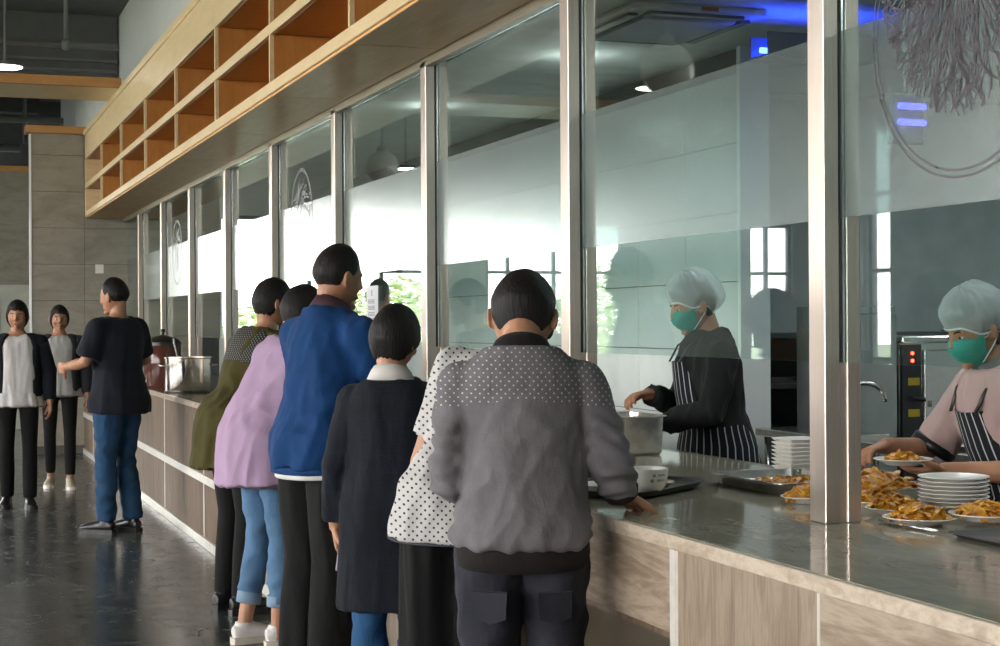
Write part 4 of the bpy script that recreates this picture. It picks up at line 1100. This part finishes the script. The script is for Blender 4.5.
# ---- 4. blue jacket man
M_blue2 = fabric('royal_blue_cloth', (.003, .038, .135), weave=400, var=.15)
g4 = Person('man in a royal blue jacket and black trousers leaning to the glass', (1.450, 6.13, 0), rad(-66), h=1.75, lean=.17, shoulder=1.0, girth=.95, head=(.15, -.1, 0), voxel=.011,
            armL=((-.26, .14, 1.12), (-.20, .38, 1.12)), armR=((.25, .20, 1.10), (.18, .42, 1.10)), handL=dict(curl=.5), handR=dict(curl=.5))
j4 = g4.top('jacket', M_blue2, [(.84, .012), (.90, .014), (.95, .010), 1.07, 1.2, 1.31, 1.37, (1.42, .0), (1.44, .01)], ease=.028, sl=(.082, .07, .056), frac=.95, wr=noise_wr(.008, 7, (.3, 0, 1), .25, .004, 20, 5.0))
g4.ring('hem_band', M_blue2, j4, .825, .85, .038)
g4.ring('shirt_tail', plain('white_shirt_tail', (.6, .6, .6), .8), j4, .805, .828, .026)
g4.band('collar', plain('maroon_collar', (.05, .02, .03), .7), j4, [g4.up((0, -.012, 1.40)), g4.up((0, -.010, 1.44)), g4.up((0, 0, 1.47))], [(.10, .09), (.088, .078), (.076, .07)])
g4.bottom('trousers', M_blk, (.10, .098, .085, .075), wr=noise_wr(.006, 8, (0, 0, 1), .15, 0, 0, 7.0))
g4.hair(front=.45, side=.02, back=-.38, thick=.12, top=.04, seed=12, fade=.6)
M_stud = plain('silver_stud', (.8, .8, .8), .2, 1.0)
g4.shoes(plain('black_boot', (.012, .012, .012), .3), M_black, tall=.06, studs=M_stud)

# ---- 5. lilac shirt
M_lilac = fabric('lilac_cloth', (.38, .265, .40), weave=380, var=.08, bump=.15)
M_ljean = fabric('light_denim', (.085, .17, .29), weave=500, bump=.35, var=.3, stretch=(1, 1, .35))
g5 = Person('woman in a loose lilac shirt, cuffed jeans and white trainers', (1.420, 7.03, 0), rad(-72), h=1.64, lean=.36, shoulder=.96, girth=1.0, head=(.25, -.2, 0), voxel=.011,
            armL=((-.25, .16, 1.08), (-.19, .38, 1.10)), armR=((.22, .18, 1.08), (.15, .40, 1.10)), handL=dict(curl=.5), handR=dict(curl=.5),
            legs=(((-.08, 0, .93), (-.085, .03, .49), (-.09, -.05, .08)), ((.08, 0, .93), (.09, .05, .49), (.08, .03, .08))))
g5.top('shirt', M_lilac, [(.74, .062), (.80, .060), (.88, .054), (.95, .046), (1.07, .045), (1.2, .025), 1.31, 1.37, (1.42, .0)], ease=.026, sl=(.085, .078, .065), frac=.9, wr=noise_wr(.009, 6, (.15, 0, 1), .2, .003, 18, 8.0))
jb = g5.bottom('jeans', M_ljean, (.085, .076, .058, .052), end=.72, wr=denim_wr)
for hip, kn, an in g5.legs:
    kn, an = V3(kn), V3(an); g5.band('turn_up', plain('pale_denim_turn_up', (.20, .29, .40), .9), jb, [kn.lerp(an, .62), kn.lerp(an, .63), kn.lerp(an, .745), kn.lerp(an, .75)], [.052, .058, .057, .05], n=20)
g5.hair(front=.40, side=-.25, back=-.6, thick=.14, seed=15)
g5.shoes(plain('white_leather', (.66, .64, .62), .45, var=.03), plain('cream_sole', (.60, .54, .47), .6), yaws=(-.1, -.3))

# ---- 6. olive jacket
M_olive = fabric('olive_cloth', (.050, .044, .008), weave=380, var=.25)
g6 = Person('person in an olive jacket with a dark patterned shoulder bending to the counter', (1.46, 7.90, 0), rad(-72), h=1.70, lean=.40, shoulder=1.0, girth=1.02, head=(.1, -.1, 0), voxel=.012,
            armL=((-.25, .22, 1.08), (-.19, .45, 1.08)), armR=((.22, .22, 1.08), (.15, .45, 1.08)), handL=dict(curl=.5), handR=dict(curl=.5))
g6.top('jacket', M_olive, [(.72, .06), (.80, .05), (.88, .04), (.95, .03), 1.07, 1.2, 1.31, 1.37, (1.42, .0)], ease=.028, sl=(.08, .07, .056), frac=.95, wr=noise_wr(.009, 7, (.2, 0, 1), .2, .003, 18, 11.0))
m = MB(); g6.torso(m, [(1.22, -.004), (1.23, .004), 1.31, 1.37, (1.40, .0)], .033); g6.fin('patterned_yoke', m.mesh('yoke'), fabric('dark_pattern_cloth', (.02, .02, .018), extra=dots(.02, .2, (.3, .3, .3))), g6.topo)
g6.bottom('trousers', M_blk)
g6.hair(front=.40, side=-.1, back=-.5, thick=.14, seed=18)
g6.shoes(M_black, M_black)

# ---- 7. dark t-shirt man at the far counter
M_tee = fabric('dark_navy_tee', (.010, .012, .020), var=.2)
M_fjean = fabric('far_denim', (.018, .060, .13), var=.25)
g7 = Person('man in a dark t-shirt and blue jeans turning away from the soup urn', (1.27, 11.2, 0), rad(42), h=1.76, lean=.02, shoulder=1.06, girth=1.08, head=(.1, .1, 0), voxel=.013,
            armL=((-.25, .06, 1.13), (-.17, .30, 1.10)), armR=((.27, .0, 1.13), (.20, .22, 1.06)), handL=dict(curl=.7), handR=dict(curl=.7),
            legs=(((-.085, 0, .93), (-.09, .03, .49), (-.09, .03, .08)), ((.085, 0, .93), (.08, .02, .49), (.07, -.06, .08))))
g7.top('t_shirt', M_tee, [(.80, .03), (.88, .026), .95, 1.07, 1.2, 1.31, 1.37, (1.42, .0)], ease=.026, sl=(.086, .078, .06), frac=.42, wr=noise_wr(.006, 7, (.1, 0, 1), .2, 0, 0, 3.0))
g7.bottom('jeans', M_fjean, (.095, .088, .07, .062), wr=denim_wr)
g7.hair(front=.45, side=.0, back=-.4, thick=.12, seed=21, fade=.6)
g7.shoes(plain('black_shoe', (.012, .012, .014), .3), M_black)

# ---- 8, 9. two women walking towards us
M_cardi = fabric('dark_cardigan', (.008, .010, .016), var=.3)
def jacket_over(P, mat, inner_z0, label_open=.55):
    """open front cardigan: back and side panels plus sleeves"""
    m = MB(); n = 20; tab = [(.84, .185, .135), (.95, .19, .140), (1.07, .175, .128), (1.2, .180, .132), (1.31, .192, .134), (1.37, .165, .112), (1.415, .11, .09)]
    vs = []; fs = []
    for (z, a, b) in tab:
        for k in range(n + 1):
            q = rad(128) + (rad(412) - rad(128)) * k / n
            for off in (0, .012): vs.append(P.up((cos(q) * (a + off), sin(q) * (b + off), z)) if z > .95 else V3((cos(q) * (a + off), sin(q) * (b + off), z)))
    w_ = (n + 1) * 2
    for i in range(len(tab) - 1):
        for k in range(n):
            a = i * w_ + k * 2
            fs += [(a, a + w_, a + w_ + 2, a + 2), (a + 1, a + 3, a + w_ + 3, a + w_ + 1)]
        a = i * w_; fs.append((a, a + 1, a + w_ + 1, a + w_)); a = i * w_ + n * 2; fs.append((a, a + w_, a + w_ + 1, a + 1))
    for k in range(n): a = k * 2; fs.append((a, a + 2, a + 3, a + 1)); a += (len(tab) - 1) * w_; fs.append((a, a + 1, a + 3, a + 2))
    m.add(vs, fs)
    P.sleeve(m, P.shL, P.elL, P.wrL, .078, .064, .05, frac=.97); P.sleeve(m, P.shR, P.elR, P.wrR, .078, .064, .05, frac=.97)
    return P.fin('cardigan', m.mesh('cardigan'), mat)
M_blouse = fabric('white_blouse', (.60, .58, .58), var=.06)
g8 = Person('woman in a white blouse and dark open cardigan walking past the pier', (.71, 13.05, 0), rad(180 - 4), h=1.63, shoulder=.98, head=(.05, -.1, 0), voxel=.013,
            legs=(((-.085, 0, .93), (-.09, .03, .49), (-.09, .04, .08)), ((.085, 0, .93), (.09, .02, .49), (.09, -.10, .09))))
g8.top('blouse', M_blouse, [(.82, .035), (.88, .03), .95, (1.07, .012), 1.2, 1.31, 1.36, (1.40, -.01)], ease=.018, sl=(.058, .046, .036), frac=.9, wr=noise_wr(.008, 9, (0, 0, 1), .15, 0, 0, 6.0))
jacket_over(g8, M_cardi, .84)
g8.bottom('trousers', M_blk, (.085, .076, .06, .055))
g8.hair(front=.48, side=-.45, back=-.8, thick=.17, seed=24)
g8.shoes(M_black, M_black)
M_gtee = fabric('pale_grey_tee', (.40, .40, .39), var=.08)
g9 = Person('woman in a pale grey t-shirt and dark jacket walking before the stone pier', (1.14, 14.5, 0), rad(180 - 6), h=1.61, shoulder=.98, head=(.05, .1, 0), voxel=.013,
            armR=((.25, .02, 1.11), (.20, .20, .92)),
            legs=(((-.085, 0, .93), (-.09, .04, .49), (-.09, .08, .08)), ((.085, 0, .93), (.09, .0, .49), (.09, -.14, .10))))
g9.top('t_shirt', M_gtee, [(.84, .035), (.88, .03), .95, (1.07, .012), 1.2, 1.31, 1.36, (1.40, -.01)], ease=.018, sl=(.058, .046, .036), frac=.9, wr=noise_wr(.006, 9, (0, 0, 1), .15, 0, 0, 16.0))
jacket_over(g9, fabric('charcoal_jacket', (.02, .022, .026)), .84)
g9.bottom('trousers', M_blk, (.085, .074, .056, .046), end=.9)
g9.hair(front=.50, side=-.4, back=-.8, thick=.15, seed=27)
g9.shoes(plain('beige_shoe', (.45, .40, .30), .6), M_white)

# ---- kitchen servers
t = NT('hair_net_film'); df = t.new('ShaderNodeBsdfDiffuse'); df.inputs[0].default_value = (.72, .76, .78, 1); trn = t.new('ShaderNodeBsdfTransparent'); gl_ = t.new('ShaderNodeBsdfGlossy'); gl_.inputs['Roughness'].default_value = .3
m1 = t.new('ShaderNodeMixShader'); m2 = t.new('ShaderNodeMixShader'); m1.inputs[0].default_value = .42; m2.inputs[0].default_value = .04
t.l.new(trn.outputs[0], m1.inputs[1]); t.l.new(df.outputs[0], m1.inputs[2]); t.l.new(m1.outputs[0], m2.inputs[1]); t.l.new(gl_.outputs[0], m2.inputs[2]); t.l.new(m2.outputs[0], t.out.inputs['Surface']); t.n.remove(t.p); M_net = t.mat
M_mask = fabric('teal_mask_cloth', (.055, .34, .28), var=.08, weave=300)
M_mwhite = plain('mask_white', (.62, .68, .68), .8, var=.03)
def hair_net(P, seed):
    n, m = 72, 36; rows = sphere_dirs(n, m)
    def lim(d):
        a = d.y / max(1e-6, math.hypot(d.x, d.y)); return .30 * smooth01(.2, .9, a) + (-.05) * (1 - smooth01(.2, .9, a)) - .40 * smooth01(-.1, -.9, a)
    def fn(d):
        q = smooth01(lim(d) - .05, lim(d) + .35, d.z); az = math.atan2(d.x, d.y)
        pl = .02 * sin(az * 17 + seed + 3 * noise.noise(d * 3)) + .05 * noise.noise(d * 4 + V3((seed, 0, 0)))
        puff = .24 + .26 * max(0, -d.y) + .06 * d.z
        return P.HM @ (head_pt(d) * (1.05 + (puff + pl) * q))
    vs, fs = grid_mesh(rows, fn, lambda d: d.z > lim(d), n); mb = MB(); mb.add(vs, fs); me = mb.mesh('net', True)
    bm = bmesh.new(); bm.from_mesh(me); bmesh.ops.delete(bm, geom=[v for v in bm.verts if not v.link_faces], context='VERTS'); bm.to_mesh(me); bm.free()
    o = P.fin('hair_net', me, M_net)
    mb = MB(); pts = []
    for k in range(49):
        a = 2 * pi * k / 48; d = V3((sin(a), cos(a), 0)); z = lim(d); rr = math.sqrt(max(.01, 1 - z * z)); pts.append(P.HM @ (head_pt(V3((d.x * rr, d.y * rr, z))) * 1.07))
    mb.tube(pts, .0035, ax=(0, 0, 1), n=6, caps=False); P.fin('elastic', mb.mesh('elastic'), M_mwhite, o); return o
def face_mask(P):
    n, m = 72, 48; rows = sphere_dirs(n, m)
    def keep(d): return d.y > .28 and -.93 < d.z < -.10 + .25 * max(0, d.y - .6)
    def fn(d):
        p = head_pt(d); b = smooth01(.25, .95, d.y) * smooth01(.05, -.35, d.z); pleat = .0022 * sin(d.z * 42)
        p = p * (1.07 + .0) + V3((0, .020 * b + pleat, 0))
        return P.HM @ p
    vs, fs = grid_mesh(rows, fn, keep, n); mb = MB(); mb.add(vs, fs); me = mb.mesh('mask', True)
    bm = bmesh.new(); bm.from_mesh(me); bmesh.ops.delete(bm, geom=[v for v in bm.verts if not v.link_faces], context='VERTS'); bm.to_mesh(me); bm.free()
    o = P.fin('face_mask', me, M_mask)
    for s_ in (-1, 1):
        for z0 in (-.02, -.095):
            mb = MB().tube([P.HM @ V3((s_ * .066, .052, z0)), P.HM @ V3((s_ * .080, .015, (z0 - .01) * .6)), P.HM @ V3((s_ * .085, -.022, .012 if z0 > -.05 else -.03))], .0018, n=6)
            P.fin('ear_loop', mb.mesh('loop'), M_mwhite, o)
def stripes(t, base):
    tcx = t.new('ShaderNodeTexCoord'); sp = t.new('ShaderNodeSeparateXYZ'); t.l.new(tcx.outputs['UV'], sp.inputs[0])
    w_ = t.math('FRACT', sp.outputs['X']); m_ = t.math('LESS_THAN', w_, .16); return t.mix(m_, base, (.50, .52, .55))
M_apron = fabric('striped_apron_cloth', (.010, .012, .016), extra=stripes)
def apron(P, ease=.05, hem=.55):
    """bib in front, skirt wrapped round the hips; stripe coordinate runs round the body"""
    o = None
    for nm, tab, half in (('apron_bib', [(.98, .150, .125), (1.07, .140, .118), (1.2, .135, .125), (1.33, .11, .122)], (58, 52, 45, 34)),
                          ('apron', [(hem, .20, .16), (.72, .19, .155), (.88, .175, .145), (.95, .168, .138), (1.02, .150, .122), (1.04, .150, .12)], (125, 130, 135, 135, 120, 110))):
        n = 40; vs = []; fs = []; us = []
        for (z, a, b), hf in zip(tab, half):
            for k in range(n + 1):
                q = rad(90) + rad(hf) * (2 * k / n - 1); wv = .006 * sin(q * 18 + z * 5) * smooth01(.95, .6, z)
                a_, b_ = a * P.g + ease * .6 + wv, b * P.g + ease * .6 + wv
                for off in (0, .004):
                    p = V3((cos(q) * (a_ + off), sin(q) * (b_ + off), z)); vs.append(P.up(p) if z > .95 else p); us.append(q * 5.4)
        w_ = (n + 1) * 2
        for i in range(len(tab) - 1):
            for k in range(n):
                c = i * w_ + k * 2; fs += [(c, c + 2, c + w_ + 2, c + w_), (c + 1, c + w_ + 1, c + w_ + 3, c + 3)]
            c = i * w_; fs.append((c, c + w_, c + w_ + 1, c + 1)); c = i * w_ + n * 2; fs.append((c, c + 1, c + w_ + 1, c + w_))
        me = MB().add(vs, fs).mesh(nm, True); uv = me.uv_layers.new(name='UVMap')
        for lp in me.loops: uv.data[lp.index].uv = (us[lp.vertex_index], 0)
        q = P.fin(nm, me, M_apron, o); o = o or q
    for s_ in (-1, 1):
        mb = MB().tube([P.up((s_ * .075, .148 * P.g, 1.33)), P.up((s_ * .088, .105, 1.395)), P.up((s_ * .085, .02, 1.435)), P.up((s_ * .05, -.085, 1.41))], [(.010, .004)] * 4, ax=(1, 0, 0), n=8)
        P.fin('neck_strap', mb.mesh('strap'), M_black, o)
    return o
M_btop = fabric('black_top_cloth', (.012, .014, .014), var=.3)
k1 = Person('masked kitchen server in a black top and striped apron filling a bin', (3.12, 5.95, 0), rad(80), h=1.63, lean=.12, shoulder=.98, girth=1.05, head=(.32, .05, 0), neck_fwd=.01, voxel=.010,
            armL=((-.22, .10, 1.10), (-.10, .34, 1.04)), armR=((.22, .12, 1.11), (.06, .30, 1.17)),
            handL=dict(d=(.3, 1, -.25), n=(.3, 0, -1), curl=.6, side=1), handR=dict(d=(-.4, 1, -.1), n=(-.3, 0, -1), curl=.9, side=-1))
k1.top('black_top', M_btop, [(.84, .02), (.88, .018), .95, 1.07, 1.2, 1.31, 1.37, (1.42, .0), (1.45, .004)], ease=.02, sl=(.072, .058, .046), frac=.97, wr=noise_wr(.006, 10, (.1, 0, 1), .3, .003, 22, 3.3))
k1.bottom('trousers', M_blk); apron(k1); k1.hair(front=.42, side=-.05, back=-.5, thick=.10, seed=31); hair_net(k1, 1.0); face_mask(k1); k1.shoes(M_black, M_black)
M_pinkg = fabric('dusty_pink_uniform', (.40, .29, .28), var=.06)
k2 = Person('masked kitchen server in a dusty pink uniform and striped apron holding a plate', (3.27, 4.12, 0), rad(86), h=1.55, lean=.36, shoulder=1.02, girth=1.12, head=(.38, .05, 0), neck_fwd=.015, voxel=.010,
            armL=((-.26, .18, 1.06), (-.10, .42, 1.065)), armR=((.25, .26, 1.10), (.16, .49, 1.13)),
            handL=dict(d=(.35, 1, -.05), n=(.2, -.1, 1), curl=.35, side=-1), handR=dict(d=(-.25, 1, -.2), n=(-.2, 0, -1), curl=.8, side=-1))
u2 = k2.top('uniform_shirt', M_pinkg, [(.84, .02), (.88, .018), .95, 1.07, 1.2, 1.31, 1.37, (1.42, .0), (1.44, .004)], ease=.024, sl=(.080, .072, .06), frac=.52, wr=noise_wr(.006, 9, (.1, 0, 1), .3, .003, 20, 4.3))
m = MB(); m.tube([k2.up((0, -.012, 1.40)), k2.up((0, -.010, 1.44)), k2.up((0, -.004, 1.47))], [(.10, .088), (.088, .078), (.08, .072)], n=24); k2.fin('grey_collar', m.mesh('collar'), fabric('grey_trim_cloth', (.14, .14, .14)), u2)
for sh_, el_ in ((k2.shL, k2.elL), (k2.shR, k2.elR)):
    k2.band('black_cuff', M_black, u2, [sh_.lerp(el_, .86), sh_.lerp(el_, .88), sh_.lerp(el_, 1.0), sh_.lerp(el_, 1.01)], [.074, .082, .082, .07], n=22)
k2.bottom('trousers', M_blk); apron(k2); k2.hair(front=.42, side=-.05, back=-.5, thick=.10, seed=33); hair_net(k2, 4.0); face_mask(k2); k2.shoes(M_black, M_black)

def hand_point(P, wr, d, dist, up_=0.0):
    p = (wr + V3(d).normalized() * dist) * P.k; p = Matrix.Rotation(P.yaw, 3, 'Z') @ p + V3(P.loc); p.z += up_; return p
hp = hand_point(k2, k2.wrL, (.35, 1, -.05), .135, .022)
plate((hp.x, hp.y, hp.z), .088, 'white plate held out by the server in pink', name='held_plate'); food((hp.x, hp.y, hp.z + .012), .05, .05, .018, 40, 'fried food on the plate held by the server', 40)
pp_ = hand_point(g3, g3.wrL, (.08, .1, -1), .085); ph.location = (pp_.x + .024, pp_.y + .004, pp_.z - .01); ph.rotation_euler = (.1, .1, rad(-30) + pi / 2 - .4)

# ---- diners sitting by the far window (seen mirrored in the glass)
M_dwood = wood('dining_table_wood', (.22, .12, .05), (.30, .18, .08), (1, 6, 1), .4)
dt = tag(empty('dining_table', (-7.3, 19.6, 0)), 'wooden dining table with two diners near the far window', 'table')
MB().box((-.6, -.4, .72), (.6, .4, .75)).build('table_top', M_dwood, dt, bevel=.004)
for sx_ in (-1, 1):
    for sy_ in (-1, 1): MB().box((sx_ * .54 - .02, sy_ * .34 - .02, 0), (sx_ * .54 + .02, sy_ * .34 + .02, .72)).build('leg', M_frame, dt)
bq = tag(empty('dining_bench', (-7.3, 18.9, 0)), 'low bench carrying the two diners', 'bench')
MB().box((-.72, -.17, .40), (.72, .17, .44)).build('seat', M_dwood, bq, bevel=.004)
for sx_ in (-1, 1): MB().box((sx_ * .5 - .02, -.14, 0), (sx_ * .5 + .02, .14, .40)).build('leg', M_frame, bq)
for i, (dx, lab) in enumerate(((-.36, 'seated diner in dark clothes at the far wooden table, nearer the side windows'), (.36, 'seated diner in dark clothes at the far wooden table, nearer the serving line'))):
    sl = .44 - .95 + .11
    g = Person(lab, (-7.3 + dx, 18.9, sl), 0.0, h=1.7, lean=.1, voxel=.018, head=(.25, 0, 0), armL=((-.24, .10, 1.12), (-.12, .36, 1.20)), armR=((.24, .10, 1.12), (.12, .36, 1.20)),
               legs=(((-.09, .02, .93), (-.1, .45, .92), (-.1, .45, .46)), ((.09, .02, .93), (.1, .45, .92), (.1, .45, .46))))
    g.top('dark_top', M_tee, [.86, .95, 1.07, 1.2, 1.31, 1.365, 1.405], ease=.022, frac=.9)
    g.bottom('trousers', M_blk, (.09, .085, .065, .055)); g.hair(front=.42, side=.0, back=-.45, seed=70 + i)
